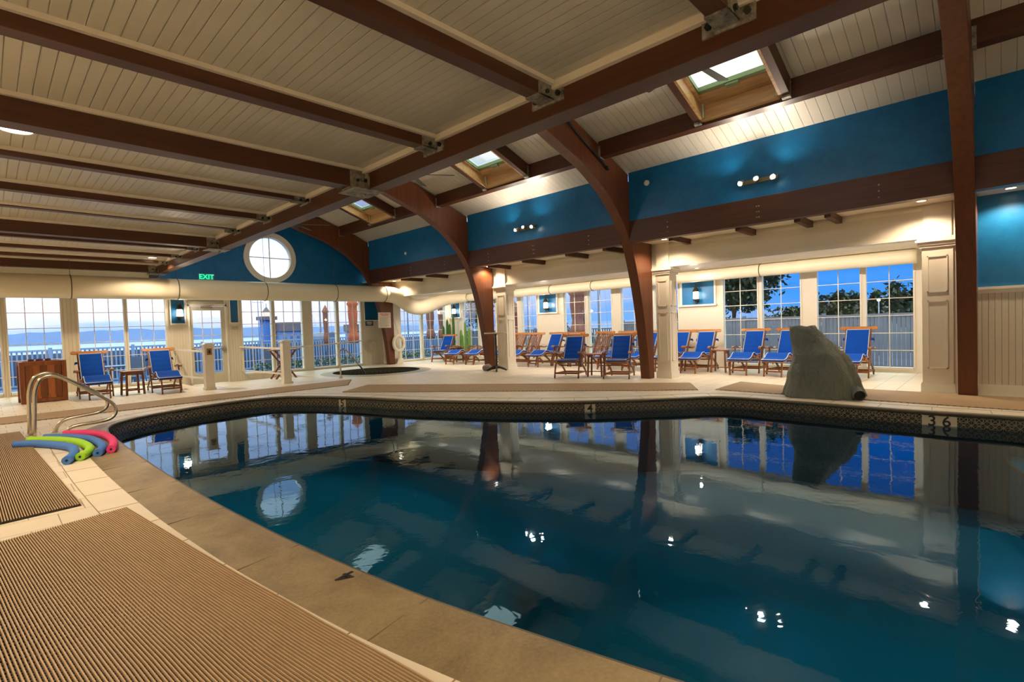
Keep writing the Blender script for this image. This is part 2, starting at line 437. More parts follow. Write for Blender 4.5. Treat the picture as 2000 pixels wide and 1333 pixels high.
M['bark'] = simple('bark', (.03, .02, .015), .8)
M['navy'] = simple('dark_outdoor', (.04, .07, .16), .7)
M['lit'] = emis('lit_window', (1, .62, .2), 1.2)
M['tank'] = emis('reflected_lamp', (1, .95, .85), 6)

FY = [0.27, 5.86, 11.20, 16.70]       # near faces of the arched frames
YW, XB = 17.4, 14.2                   # far window wall, lounge back wall
CZ = 3.30
def roofz(x): return 4.58+.36*(9.9-x) if x >= 6.6 else 4.58+.36*(x-3.3)

# ------------------------------------------------------------------ pool outline (counter-clockwise)
near_in = [(1.95, -.2), (1.84, .40), (1.71, .91), (1.56, 1.57), (1.44, 2.17), (1.32, 3.1), (1.26, 3.77), (1.2, 4.74), (1.15, 6.36), (1.14, 8.34), (1.16, 9.3)]
far_in = [(1.30, 10.02), (1.75, 10.55), (2.4, 10.85), (3.2, 11.05), (3.83, 11.08), (4.34, 10.82), (4.8, 10.06), (5.15, 9.15), (5.56, 7.82), (6.39, 6.17), (7.13, 5.08), (8.04, 4.15), (8.62, 3.62), (8.76, 3.2), (8.77, 2.4), (8.75, 1.6), (8.76, .84), (8.84, -.2), (8.9, -1.4), (8.7, -2.6), (7.6, -3.4), (5, -3.7), (3, -3.3), (2.2, -2.2), (2.05, -1.2)]
pin = [V((p[0], p[1], 0)) for p in near_in+far_in]
pin = smooth_path(pin, 4, True)
NP = len(pin); NEARN = (len(near_in)-1)*4
cen = sum(pin, V((0, 0, 0)))/NP
def offset_loop(loop, wfun):
    out = []; n = len(loop)
    for i, p in enumerate(loop):
        d = (loop[(i+1) % n]-loop[i-1]).normalized(); nv = V((-d.y, d.x, 0))
        if (p+nv-cen).length < (p-nv-cen).length: pass
        nv = V((-d.y, d.x, 0)) if (loop_sign > 0) else V((d.y, -d.x, 0))
        out.append(p+nv*wfun(i, p))
    return out
area = sum(pin[i].x*pin[(i+1) % NP].y-pin[(i+1) % NP].x*pin[i].y for i in range(NP))
loop_sign = 1 if area < 0 else -1
def cwidth(i, p):
    if p.x < 2.6 and -.5 < p.y < 9.3: return .375
    if p.x < 2.6 and 9.3 <= p.y < 10.3: return .375-.245*(p.y-9.3)
    if p.x < 2.6 and p.y <= -.5: return .40
    return .13
pout = offset_loop(pin, cwidth)
pbord = offset_loop(pin, lambda i, p: cwidth(i, p)+(.30 if cwidth(i, p) < .2 else .26))

# spa (round hot tub)
SC, SR = V((8.72, 14.5, 0)), 1.72
spa_out = [SC+V((math.cos(2*PI*k/64), math.sin(2*PI*k/64), 0))*SR for k in range(64)]
spa_in = [SC+V((math.cos(2*PI*k/64), math.sin(2*PI*k/64), 0))*(SR-.36) for k in range(64)]

def filled(loops, z):
    bm = BM(); es = []
    for lp in loops:
        vs = [bm.verts.new((p[0], p[1], z)) for p in lp]
        for i in range(len(vs)): es.append(bm.edges.new((vs[i], vs[(i+1) % len(vs)])))
    bmesh.ops.triangle_fill(bm, use_beauty=True, edges=es)
    for f in bm.faces:
        f.normal_update()
        if f.normal.z < 0: f.normal_flip()
    return bm
def ring_strip(bm, a, b, za, zb):
    n = len(a); A = [bm.verts.new((p[0], p[1], za)) for p in a]; B = [bm.verts.new((p[0], p[1], zb)) for p in b]
    for i in range(n):
        f = bm.faces.new((A[i], A[(i+1) % n], B[(i+1) % n], B[i])); f.smooth = True
    return A, B

# floor with holes for the pool, the spa and the sunken door ramp
ramp = [(3.8, 14.8), (6.75, 14.8), (6.75, YW), (3.8, YW)]
outer = [(-4.6, -6.2), (XB+.15, -6.2), (XB+.15, YW+.2), (6.75, YW+.2), (6.75, 14.8), (3.8, 14.8), (3.8, YW+.2), (-4.6, YW+.2)]
bm = filled([outer, pbord, spa_out], 0)
o = obj('floor', bm, M['floor'], recalc=False); o['kind'] = 'structure'
bm = BM(); vs = [bm.verts.new(p) for p in ((3.8, 14.8, 0), (6.75, 14.8, 0), (6.75, YW+.2, -.15), (3.8, YW+.2, -.15))]; bm.faces.new(vs)
for x0 in (3.8, 6.75):
    q = [bm.verts.new(p) for p in ((x0, 14.8, 0), (x0, YW+.2, 0), (x0, YW+.2, -.15))]; bm.faces.new(q)
struct('floor_ramp', bm, M['floor'])
# border course of tiles that follows the coping
bm = BM(); ring_strip(bm, pbord, pout, .0, .0)
struct('floor_border', bm, M['bordertile'])
# grout joints of the border course
bm = BM(); acc = 0; n = NP
for i in range(n):
    a0, a1 = pout[i], pout[(i+1) % n]; b0, b1 = pbord[i], pbord[(i+1) % n]; L = (a1-a0).length
    s = 0
    while acc+.42 <= L+0 or False:
        break
    rem = .60-acc
    while rem <= L:
        f_ = rem/L; p = a0.lerp(a1, f_); q = b0.lerp(b1, f_)
        bar(bm, (p.x, p.y, .0005), (q.x, q.y, .0005), .007, .002); rem += .60
    acc = L-(rem-.60) if rem-.60 > 0 else acc+L
tube(bm, [(p.x, p.y, .0) for p in pbord], .0035, 4, True)
struct('floor_joints', bm, simple('grout', (.30, .23, .15), .8))

# coping: flat stone top with a rounded nose
bm = BM()
prof = [(0, .0), (.35, .006), (.8, .012), (1.0, .010)]
loops = []
for f_, z_ in prof: loops.append(([pout[i].lerp(pin[i], f_) for i in range(NP)], z_))
for (a, za), (b, zb) in zip(loops, loops[1:]): ring_strip(bm, a, b, za, zb)
coping = struct('floor_coping', bm, M['stone'])
bm = BM()
no = offset_loop(pin, lambda i, p: -.02); ni = offset_loop(pin, lambda i, p: -.03)
ring_strip(bm, pin, no, .010, .004); ring_strip(bm, no, ni, .004, -.012); ring_strip(bm, ni, no, -.012, -.034); ring_strip(bm, no, pin, -.034, -.045)
struct('trim_coping_nose', bm, M['nose'])
bm = BM(); acc = 0; step = 1.15     # joints between the coping stones
for i in range(NP):
    a0, a1 = pin[i], pin[(i+1) % NP]; L = (a1-a0).length; rem = step-acc
    while rem <= L:
        f_ = rem/L; p = a0.lerp(a1, f_); q = pout[i].lerp(pout[(i+1) % NP], f_)
        bar(bm, (p.x, p.y, .0115), (q.x, q.y, .002), .006, .003); rem += step
    acc = L-(rem-step) if rem-step > 0 else acc+L
struct('trim_coping_joints', bm, simple('coping_grout', (.20, .15, .09), .8))

# pool basin
WZ = -.18
bm = BM(); uvl = bm.loops.layers.uv.new('UVMap')
zs = [-.045, -.36, -1.25]; U = [0]
for i in range(NP): U.append(U[-1]+(pin[(i+1) % NP]-pin[i]).length)
rings = [[bm.verts.new((p.x, p.y, z_)) for p in pin] for z_ in zs]
for k in range(2):
    for i in range(NP):
        j = (i+1) % NP; f = bm.faces.new((rings[k][i], rings[k][j], rings[k+1][j], rings[k+1][i]))
        for l, (uu, vv) in zip(f.loops, ((U[i], zs[k]), (U[i+1], zs[k]), (U[i+1], zs[k+1]), (U[i], zs[k+1]))): l[uvl].uv = (uu, vv)
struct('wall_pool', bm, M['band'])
bm = filled([pin], -1.25); o = obj('floor_pool', bm, M['basin'], recalc=False); o['kind'] = 'structure'
# curved step under water at the right end
bm = BM(); lathe(bm, [(1.85, -1.24), (1.85, -.50)], 64, (8.6, -1.9, 0), False); struct('floor_pool_steps', bm, M['basin'])
bm = BM(); tube(bm, [(8.6+1.85*math.cos(a*PI/32), -1.9+1.85*math.sin(a*PI/32), -.5) for a in range(64)], .018, 6, True); struct('trim_pool_steps', bm, simple('step_edge', (.25, .12, .06), .6))
bm = filled([pin], WZ); o = obj('pool_water', bm, M['water'], recalc=False)
tag(o, 'still dark teal water filling the swimming pool', 'water', kind='stuff')

# spa
bm = BM(); ring_strip(bm, spa_out, spa_in, 0.0, .02); ring_strip(bm, spa_in, spa_in, .02, -.05)
struct('floor_spa_coping', bm, simple('spa_stone', (.34, .30, .20), .5, var=.15))
bm = BM(); uvl = bm.loops.layers.uv.new('UVMap'); n = 64
rr_ = [[bm.verts.new((p.x, p.y, z_)) for p in spa_in] for z_ in (.02, -.9)]
for i in range(n):
    j = (i+1) % n; f = bm.faces.new((rr_[0][i], rr_[0][j], rr_[1][j], rr_[1][i])); s_ = 2*PI*1.36/64
    for l, (uu, vv) in zip(f.loops, ((i*s_, .02), (i*s_+s_, .02), (i*s_+s_, -.9), (i*s_, -.9))): l[uvl].uv = (uu, vv)
bm.faces.new(rr_[1])
struct('wall_spa', bm, M['band'])
bm = filled([spa_in], -.14); o = obj('spa_water', bm, M['water'], recalc=False)
tag(o, 'dark water in the round hot tub by the far wall', 'water', kind='stuff')

# ------------------------------------------------------------------ room shell
def windowset(idx, axis, plane, a0, a1, z0, z1, cols, rows=6, depth=.08, sgn=1):
    """glazed sash; axis 1: in a wall of constant y (a = x); axis 0: wall of constant x (a = y)"""
    r = sroot('window_%d' % idx)
    def P(a, d, z_): return (a, plane+d, z_) if axis == 1 else (plane+d, a, z_)
    def bx(bm, a, b, d0, d1, za, zb): 
        p, q = P(a, d0, za), P(b, d1, zb)
        box(bm, tuple(min(i, j) for i, j in zip(p, q)), tuple(max(i, j) for i, j in zip(p, q)))
    bm = BM(); fw = .045
    bx(bm, a0-.02, a0+.012, -.02, .10, z0-.03, z1+.03); bx(bm, a1-.012, a1+.02, -.02, .10, z0-.03, z1+.03)
    bx(bm, a0, a1, -.02, .10, z0-fw, z0+.012); bx(bm, a0, a1, -.02, .10, z1-.012, z1+fw)
    obj('frame', bm, M['trim'], r)
    bm = BM(); 
    for k in range(1, cols):
        a = a0+(a1-a0)*k/cols; bx(bm, a-.008, a+.008, .012, .035, z0, z1)
    for k in range(1, rows):
        z_ = z0+(z1-z0)*k/rows; bx(bm, a0, a1, .013, .034, z_-.008, z_+.008)
    obj('muntin_grid', bm, M['trim'], r)
    bm = BM(); bx(bm, a0, a1, .045, .051, z0, z1); obj('glass_pane', bm, M['glass'], r)
    return r

far_w = [(-.75, .26), (.38, 1.38), (1.71, 2.68), (2.75, 3.65), (5.69, 6.61), (6.70, 7.64), (7.97, 8.88), (8.97, 9.86), (11.42, 12.62), (12.70, 13.90)]
WN = 1
bm = BM()
sol = [(-4.6, far_w[0][0])]
edges_ = sorted(far_w+[(4.20, 5.26)])
for (a, b), (c, d) in zip(edges_, edges_[1:]): sol.append((b, c))
sol.append((edges_[-1][1], XB+.15))
for a, b in sol: box(bm, (a, YW, -.15), (b, YW+.16, 2.47))
for a, b in far_w: box(bm, (a, YW, -.15), (b, YW+.16, .07)); box(bm, (a, YW, 2.45), (b, YW+.16, 2.47))
box(bm, (4.2, YW, 2.28), (5.26, YW+.16, 2.47))
struct('wall_far', bm, M['bead'])
for a, b in far_w:
    windowset(WN, 1, YW, a, b, .08, 2.44, 3); WN += 1
# blue gable above the windows with a round opening
bm = BM(); RC, RR = V((6.66, 0, 3.83)), .70
outl = [(3.35, 2.47), (9.9, 2.47), (9.9, 4.6), (6.6, 5.8), (3.3, 4.6), (3.3, 2.47)]
circ = [(RC.x+RR*math.cos(2*PI*k/48), RC.z+RR*math.sin(2*PI*k/48)) for k in range(48)]
b2 = filled([[(p[0], p[1]) for p in outl], circ], 0)
for v_ in b2.verts: v_.co = V((v_.co.x, YW, v_.co.y))
r_ = bmesh.ops.extrude_face_region(b2, geom=list(b2.faces))
for e in r_['geom']:
    if isinstance(e, bmesh.types.BMVert): e.co.y += .16
bm.free(); struct('wall_gable', b2, M['blue'])
bm = BM(); box(bm, (-4.6, YW, 2.47), (3.3, YW+.16, 3.4)); box(bm, (10.95, YW, 2.47), (XB+.15, YW+.16, 3.2)); struct('wall_far_upper', bm, M['cream'])
bm = BM(); box(bm, (9.9, YW, 2.47), (10.95, YW+.16, 4.6)); struct('wall_gable_end', bm, M['blue'])
# round window
rw = sroot('window_%d' % WN); WN += 1
bm = BM()
for k in range(64):
    a0, a1 = 2*PI*k/64, 2*PI*(k+1)/64
    for (r0, r1, y0, y1) in ((.665, .83, YW-.05, YW+.02), (.665, .72, YW-.02, YW+.17)):
        vs = []
        for aa in (a0, a1):
            for rr in (r0, r1):
                for yy in (y0, y1): vs.append(bm.verts.new((RC.x+rr*math.cos(aa), yy, RC.z+rr*math.sin(aa))))
        for f in ((0, 1, 5, 4), (2, 6, 7, 3), (0, 4, 6, 2), (1, 3, 7, 5)): bm.faces.new([vs[i] for i in f])
bmesh.ops.remove_doubles(bm, verts=bm.verts, dist=1e-4)
obj('frame', bm, M['trim'], rw)
bm = BM(); box(bm, (RC.x-.012, YW+.05, RC.z-.67), (RC.x+.012, YW+.08, RC.z+.67)); box(bm, (RC.x-.67, YW+.051, RC.z-.012), (RC.x+.67, YW+.079, RC.z+.012)); obj('muntin_grid', bm, M['trim'], rw)
bm = BM(); prism(bm, [(RC.x+.67*math.cos(2*PI*k/48), RC.z+.67*math.sin(2*PI*k/48)) for k in range(48)], 1, YW+.09, YW+.096); obj('glass_pane', bm, M['glass'], rw)
# glazed door
dr = sroot('door_1')
bm = BM(); fx0, fx1 = 4.20, 5.26
box(bm, (fx0, YW-.03, -.15), (fx0+.05, YW+.12, 2.28)); box(bm, (fx1-.05, YW-.03, -.15), (fx1, YW+.12, 2.28)); box(bm, (fx0, YW-.03, 2.23), (fx1, YW+.12, 2.30)); obj('frame', bm, M['trim'], dr)
bm = BM(); lx0, lx1 = fx0+.05, fx1-.05
box(bm, (lx0, YW+.0, -.13), (4.33, YW+.05, 2.22)); box(bm, (5.09, YW+.0, -.13), (lx1, YW+.05, 2.22)); box(bm, (4.33, YW, -.13), (5.09, YW+.05, .20)); box(bm, (4.33, YW, 2.10), (5.09, YW+.05, 2.22)); obj('door_leaf', bm, simple('door_paint', (.56, .53, .42), .4, var=.03), dr)
bm = BM()
for k in (1, 2): box(bm, (4.33+.76*k/3-.009, YW+.012, .2), (4.33+.76*k/3+.009, YW+.035, 2.1))
for k in range(1, 5): box(bm, (4.33, YW+.013, .2+1.9*k/5-.009), (5.09, YW+.034, .2+1.9*k/5+.009))
obj('muntin_grid', bm, M['trim'], dr)
bm = BM(); box(bm, (4.33, YW+.038, .2), (5.09, YW+.044, 2.1)); obj('glass_pane', bm, M['glass'], dr)
bm = BM(); tube(bm, [(4.30, YW-.07, .92), (5.12, YW-.07, .92)], .016, 8); box(bm, (5.06, YW-.09, .86), (5.16, YW, .98)); box(bm, (4.27, YW-.09, .88), (4.32, YW, .96)); obj('push_bar', bm, M['steel'], dr)
bm = BM(); box(bm, (4.55, YW-.06, 2.16), (4.85, YW, 2.22)); bar(bm, (4.6, YW-.06, 2.2), (4.9, YW-.12, 2.25), .02, .02); obj('door_closer', bm, M['steel'], dr)
# air vent over the door
o = BM(); box(o, (4.2, YW-.05, 2.36), (5.16, YW, 2.47))
for k in range(5): box(o, (4.22, YW-.058, 2.372+.02*k), (5.14, YW-.05, 2.38+.02*k))
o = obj('air_vent', o, simple('vent_grey', (.34, .35, .28), .5)); tag(o, 'long grey air grille directly above the glazed door', 'vent')

# back wall of the lounge
back_w = [(1.39, 2.27), (2.37, 3.27), (3.62, 4.54), (4.64, 5.55), (6.85, 7.62), (7.85, 8.81), (9.14, 10.07), (10.2, 11.12), (12.37, 13.17), (13.35, 14.2), (14.55, 15.5), (15.62, 16.6)]
bm = BM(); prev = .9
for a, b in back_w:
    box(bm, (XB, prev, -.15), (XB+.16, a, 2.7)); box(bm, (XB, a, -.15), (XB+.16, b, .09)); box(bm, (XB, a, 2.47), (XB+.16, b, 2.7)); prev = b
box(bm, (XB, prev, -.15), (XB+.16, YW+.16, 2.7))
struct('wall_lounge_back', bm, M['white'])
for a, b in back_w:
    windowset(WN, 0, XB, a, b, .10, 2.46, 2); WN += 1
bm = BM(); box(bm, (11.26, .80, -.1), (XB, .96, 2.66)); struct('wall_lounge_end', bm, M['white'])
bm = BM(); box(bm, (10.93, .502, 0), (11.2, .558, 3.11)); box(bm, (11.0, .502, 2.56), (11.2, .80, 3.11)); struct('trim_pilaster_jamb', bm, M['trim'])
bm = BM(); box(bm, (11.12, .9, 2.66), (XB+.16, YW, 2.76)); struct('ceiling_lounge', bm, M['cream'])
bm = BM(); box(bm, (10.95, .27, 2.57), (11.12, YW, 3.16)); struct('wall_frieze', bm, M['cream'])
bm = BM(); box(bm, (10.91, .96, 2.56), (11.14, YW, 2.60)); box(bm, (10.925, .96, 2.60), (10.95, YW, 2.63)); box(bm, (10.93, .96, 3.02), (10.95, YW, 3.07)); struct('trim_1', bm, M['trim'])
bm = BM(); box(bm, (9.98, -6.2, 3.12), (11.12, YW, 3.16)); struct('ceiling_soffit', bm, M['cream'])
# side wall right of the near post
bm = BM(); box(bm, (10.86, -6.2, -.05), (11.1, .27, 1.66)); struct('wall_right', bm, M['beady'])
bm = BM(); box(bm, (10.88, -6.2, 1.66), (11.1, .27, 3.14)); struct('wall_right_upper', bm, M['blue'])
bm = BM(); box(bm, (10.82, -6.2, 1.66), (10.88, .27, 1.70)); box(bm, (10.845, -6.2, 1.60), (10.87, .27, 1.66)); struct('trim_2', bm, M['trim'])
bm = BM(); box(bm, (10.835, -6.2, 0), (10.86, .27, .15)); box(bm, (10.84, -6.2, .15), (10.86, .27, .175)); struct('baseboard_right', bm, M['trim'])
# upper blue walls of the nave, roof, aisle ceiling, unseen room ends
for a_, b_ in ((-6.2, FY[0]), (FY[0]+.23, FY[1]), (FY[1]+.23, FY[2]), (FY[2]+.23, FY[3]), (FY[3]+.23, YW)):
    bm = BM(); box(bm, (9.90, a_, 3.5), (10.06, b_, 4.62)); struct('wall_clerestory', bm, M['blue'])
bm = BM(); box(bm, (3.14, -6.2, 3.345), (3.35, YW, 4.62)); struct('wall_clerestory_left', bm, M['blue'])
bm = BM(); box(bm, (-4.6, -6.2, CZ), (3.3, YW, CZ+.08)); struct('ceiling', bm, M['ceil'])
bm = BM(); box(bm, (-4.6, -6.2, -.05), (-4.45, YW, 3.4)); struct('wall_left', bm, M['white'])
bm = BM(); box(bm, (-4.6, -6.35, -.05), (XB+.16, -6.2, 5.9)); struct('wall_near', bm, M['white'])
SKY = [-2.3, 3.08, 8.50, 13.9]      # skylight centres
def deck(bm, x0, x1, y0, y1):
    if y1 <= y0: return
    za, zb = roofz(x0), roofz(x1); vs = []
    for (x_, z_) in ((x0, za), (x1, zb)):
        for yy in (y0, y1):
            for dz in (0, .08): vs.append(bm.verts.new((x_, yy, z_+dz)))
    for f in ((0, 1, 3, 2), (4, 6, 7, 5), (0, 4, 5, 1), (2, 3, 7, 6), (0, 2, 6, 4), (1, 5, 7, 3)): bm.faces.new([vs[i] for i in f])
bm = BM()
deck(bm, 3.2, 6.6, -6.2, YW); deck(bm, 6.6, 7.30, -6.2, YW); deck(bm, 8.50, 10.0, -6.2, YW)
prev = -6.2
for sy in SKY: deck(bm, 7.30, 8.50, prev, sy-.63); prev = sy+.63
deck(bm, 7.30, 8.50, prev, YW)
struct('ceiling_roof', bm, M['roof'])

# ------------------------------------------------------------------ timber structure
curve = [(10.62, 0), (10.57, .5), (10.46, 1.25), (10.3, 2.0), (10.1, 2.65), (9.9, 3.10), (9.62, 3.50), (9.14, 3.95), (8.7, 4.22), (8.31, 4.42), (7.84, 4.58), (7.46, 4.71), (7.11, 4.83), (6.6, 4.96)]
cs = [(p.x, p.z) for p in smooth_path([V((a, 0, b)) for a, b in curve], 4)]
left = [(13.2-a, b) for a, b in cs if b > 3.42][::-1]
poly = cs+left[1:]+[(3.36, 3.345), (3.36, 4.55), (6.6, 5.72), (9.88, 4.54), (9.88, 4.4), (10.84, 4.0), (10.84, 0)]
FLAB = ['tall timber arch post standing beside the blue and beadboard wall, largest in view',
        'curved timber arch whose foot stands between the lounge chairs and the white pilaster, second nearest',
        'curved timber arch standing beside the tall pedestal table, third along the pool',
        'farthest curved timber arch, against the blue gable, with a white notice on its post']
for i, fy in enumerate(FY):
    bm = BM(); prism(bm, poly, 1, fy, fy+.23)
    o = obj('timber_arch', bm, M['arch'], bevel=.006); tag(o, FLAB[i], 'arch', 'curved timber arches over the pool')
# conduit on the second arch
# arcade beam segments between the arches
seg = [(-6.2, FY[0], 'brown arcade beam above the blue wall right of the nearest post'), (FY[0]+.23, FY[1], 'long bolted brown beam above the widest lounge opening with the grey cover'),
       (FY[1]+.23, FY[2], 'brown arcade beam above the lounge bay with many deck chairs'), (FY[2]+.23, FY[3], 'farthest brown arcade beam, above the cactus corner')]
for a, b, lab in seg:
    bm = BM(); box(bm, (9.88, a, 3.06), (10.08, b, 3.53)); o = obj('arcade_beam', bm, M['beamy'], bevel=.004); tag(o, lab, 'beam', 'brown beams over the lounge openings')
    bm = BM(); n = max(2, int((b-a)/1.7))
    for k in range(n):
        yy = a+(b-a)*(k+.5)/n
        for z_ in (3.17, 3.27, 3.37):
            for dy in ((0, .04) if k % 2 else (0,)):
                prism(bm, [(yy+dy+.014*math.cos(q), z_+.014*math.sin(q)) for q in [2*PI*w_/8 for w_ in range(8)]], 0, 9.872, 9.88)
    obj('bolt', bm, M['galv'], o)
bm = BM(); box(bm, (3.30, -6.2, 3.05), (3.50, YW, 3.34)); o = obj('main_beam', bm, M['beamy'], bevel=.004)
tag(o, 'long brown main beam crossing the ceiling diagonally, carrying the steel brackets', 'beam')
bm = BM(); box(bm, (3.255, -6.2, 3.24), (3.30, YW, 3.30)); obj('trim_strip', bm, M['trim'], o)
# aisle beams
AY = [1.22, 2.68, 4.21, 5.68, 7.22, 8.65, 10.07, 11.32, 12.66, 14.0, 15.3, 16.45]
depth = [.13, .13, .13, .23, .09, .12, .05, .22, .09, .10, .10, .22]
ordn = ['nearest', 'second', 'third', 'fourth', 'fifth', 'sixth', 'seventh', 'eighth', 'ninth', 'tenth', 'eleventh', 'twelfth']
for i, yy in enumerate(AY):
    big = i in (3, 7, 11); wd = .20 if big else .13; zb = CZ-depth[i]
    r = thing('ceiling_beam', '%s brown crossbeam under the flat white ceiling, counted from the camera, %s' % (ordn[i], 'deep' if big else 'slim'), 'beam', (0, yy, CZ), 0, 'brown crossbeams under the flat ceiling')
    bm = BM(); box(bm, (-4.45, -wd/2, -depth[i]), (3.285, wd/2, 0)); obj('timber', bm, M['beam'], r, bevel=.003)
    bm = BM(); 
    for s in (-1, 1): box(bm, (-4.45, min(s*wd/2, s*(wd/2+.04)), -.035), (3.25, max(s*wd/2, s*(wd/2+.04)), 0))
    obj('trim_strip', bm, M['trim'], r)
    bm = BM(); bw = wd/2+.10; e = wd/2+.008; dz = max(depth[i]+.03, .12)
    box(bm, (3.285, -bw, -dz), (3.30, bw, -.03))
    for s in (-1, 1): box(bm, (3.10, min(s*wd/2, s*e), -dz+.02), (3.29, max(s*wd/2, s*e), -.02))
    box(bm, (3.10, -e, -depth[i]-.012), (3.29, e, -depth[i]))
    br = obj('steel_bracket', bm, M['galv'], r)
    bm = BM()
    for s in (-1, 1):
        for z_ in (-dz/2-.02,):
            c_ = (s*(wd/2+.055), z_)
            prism(bm, [(c_[0]+.022*math.cos(q), c_[1]+.022*math.sin(q)) for q in [2*PI*w_/6 for w_ in range(6)]], 0, 3.262, 3.285)
            prism(bm, [(3.19+.018*math.cos(q), c_[1]+.018*math.sin(q)) for q in [2*PI*w_/6 for w_ in range(6)]], 1, s*(e), s*(e+.02))
    obj('bolt', bm, M['iron'], br)
    if big:
        bm = BM(); box(bm, (3.10, -.20, -.262), (3.50, .20, -.25)); tube(bm, [(3.36, .03, -.25), (3.36, .03, -.30)], .02, 8); obj('saddle_plate', bm, M['galv'], r)
# roof purlins and skylight trimmers
PL = ['nearest brown roof purlin, right of the nearest arch post', 'long brown roof purlin below the largest skylight', 'brown roof purlin below the middle skylight', 'farthest brown roof purlin, below the smallest skylight']
for (a, b), lab in zip(((-6.2, FY[0]), (FY[0]+.23, FY[1]), (FY[1]+.23, FY[2]), (FY[2]+.23, FY[3])), PL):
    bm = BM(); prism(bm, [(8.76, 4.68), (8.92, 4.66), (8.92, roofz(8.92)+.01), (8.76, roofz(8.76)+.01)], 1, a+.004, b-.004)
    o = obj('roof_purlin', bm, M['beamy'], bevel=.003); tag(o, lab, 'beam', 'brown purlins of the sloping roof')
    for yy in (a+.004, b-.05):
        bm = BM(); box(bm, (8.75, yy, 4.655), (8.93, yy+.045, 4.90)); obj('steel_hanger', bm, M['galv'], o)
def sloped(bm, x0, x1, y0, y1, d0, d1):
    """board following the roof slope; d = depth below the roof boards"""
    vs = []
    for x_ in (x0, x1):
        for yy in (y0, y1):
            for d in (d0, d1): vs.append(bm.verts.new((x_, yy, roofz(x_)-d)))
    for f in ((0, 1, 3, 2), (4, 6, 7, 5), (0, 4, 5, 1), (2, 3, 7, 6), (0, 2, 6, 4), (1, 5, 7, 3)): bm.faces.new([vs[i] for i in f])
SL = ['skylight out of view behind the camera', 'largest roof skylight, above the long wall spotlight bar', 'middle roof skylight, seen beyond the curved arch', 'smallest, farthest roof skylight']
for i, sy in enumerate(SKY):
    for s, wd_ in ((-1, 'nearer'), (1, 'farther')):
        y0 = sy+s*.70; bm = BM(); sloped(bm, 6.65, 8.755, y0-.055, y0+.055, 0.0, .27)
        o = obj('roof_rafter', bm, M['beam'], bevel=.003)
        tag(o, 'short brown rafter on the %s side of the %s' % (wd_, ['unseen skylight', 'largest skylight', 'middle skylight', 'farthest skylight'][i]), 'beam', 'short rafters beside the skylights')
        bm = BM(); sloped(bm, 8.70, 8.757, y0-.062, y0+.062, .05, .30); obj('steel_hanger', bm, M['galv'], o)
    r = thing('skylight', SL[i], 'skylight', (0, 0, 0), 0, 'roof skylights')
    bm = BM()
    sloped(bm, 7.30, 8.755, sy-.645, sy-.60, -.02, .26); sloped(bm, 7.30, 8.755, sy+.60, sy+.645, -.02, .26)
    sloped(bm, 8.70, 8.755, sy-.60, sy+.60, .02, .27); sloped(bm, 7.22, 7.30, sy-.6, sy+.6, -.02, .2)
    obj('timber_lining', bm, M['pine'], r)
    bm = BM(); sloped(bm, 7.30, 8.50, sy-.60, sy-.55, -.05, .05); sloped(bm, 7.30, 8.50, sy+.55, sy+.60, -.05, .05); sloped(bm, 8.45, 8.70, sy-.6, sy+.6, -.03, .03); sloped(bm, 7.30, 7.36, sy-.6, sy+.6, -.05, .05)
    obj('sash_frame', bm, M['pine'], r)
    bm = BM(); sloped(bm, 8.38, 8.44, sy-.55, sy+.55, -.05, .02); sloped(bm, 7.36, 8.44, sy-.55, sy-.53, -.05, .02); sloped(bm, 7.36, 8.44, sy+.53, sy+.55, -.05, .02); sloped(bm, 8.40, 8.47, sy-.10, sy+.10, .02, .05)
    obj('opener', bm, simple('green_anodised', (.20, .28, .14), .4, .3), r)
    bm = BM(); sloped(bm, 7.36, 8.40, sy-.55, sy+.55, -.065, -.058); obj('glass_pane', bm, M['glass'], r)
    for s in (-1, 1):
        bm = BM(); bar(bm, (8.66, sy+s*.58, roofz(8.66)-.02), (8.69, sy+s*.58, roofz(8.66)-.25), .03, .03); obj('steel_tie', bm, M['palebr'], r)
# ridge beam

# stubs of the lounge rafters between beam and frieze
for bay, ys in (('nearest lounge bay', (2.14, 2.61, 3.63, 5.00)), ('middle lounge bay', (6.65, 7.75, 9.21, 10.55)), ('farthest lounge bay', (13.5, 14.92))):
    for k, yy in enumerate(ys):
        bm = BM(); box(bm, (10.08, yy-.05, 3.01), (10.95, yy+.05, 3.12)); o = obj('rafter_stub', bm, M['beam'])
        tag(o, '%s brown rafter stub from the right under the arcade beam, %s' % (['first', 'second', 'third', 'fourth'][k], bay), 'beam', 'brown rafter stubs under the arcade beam')

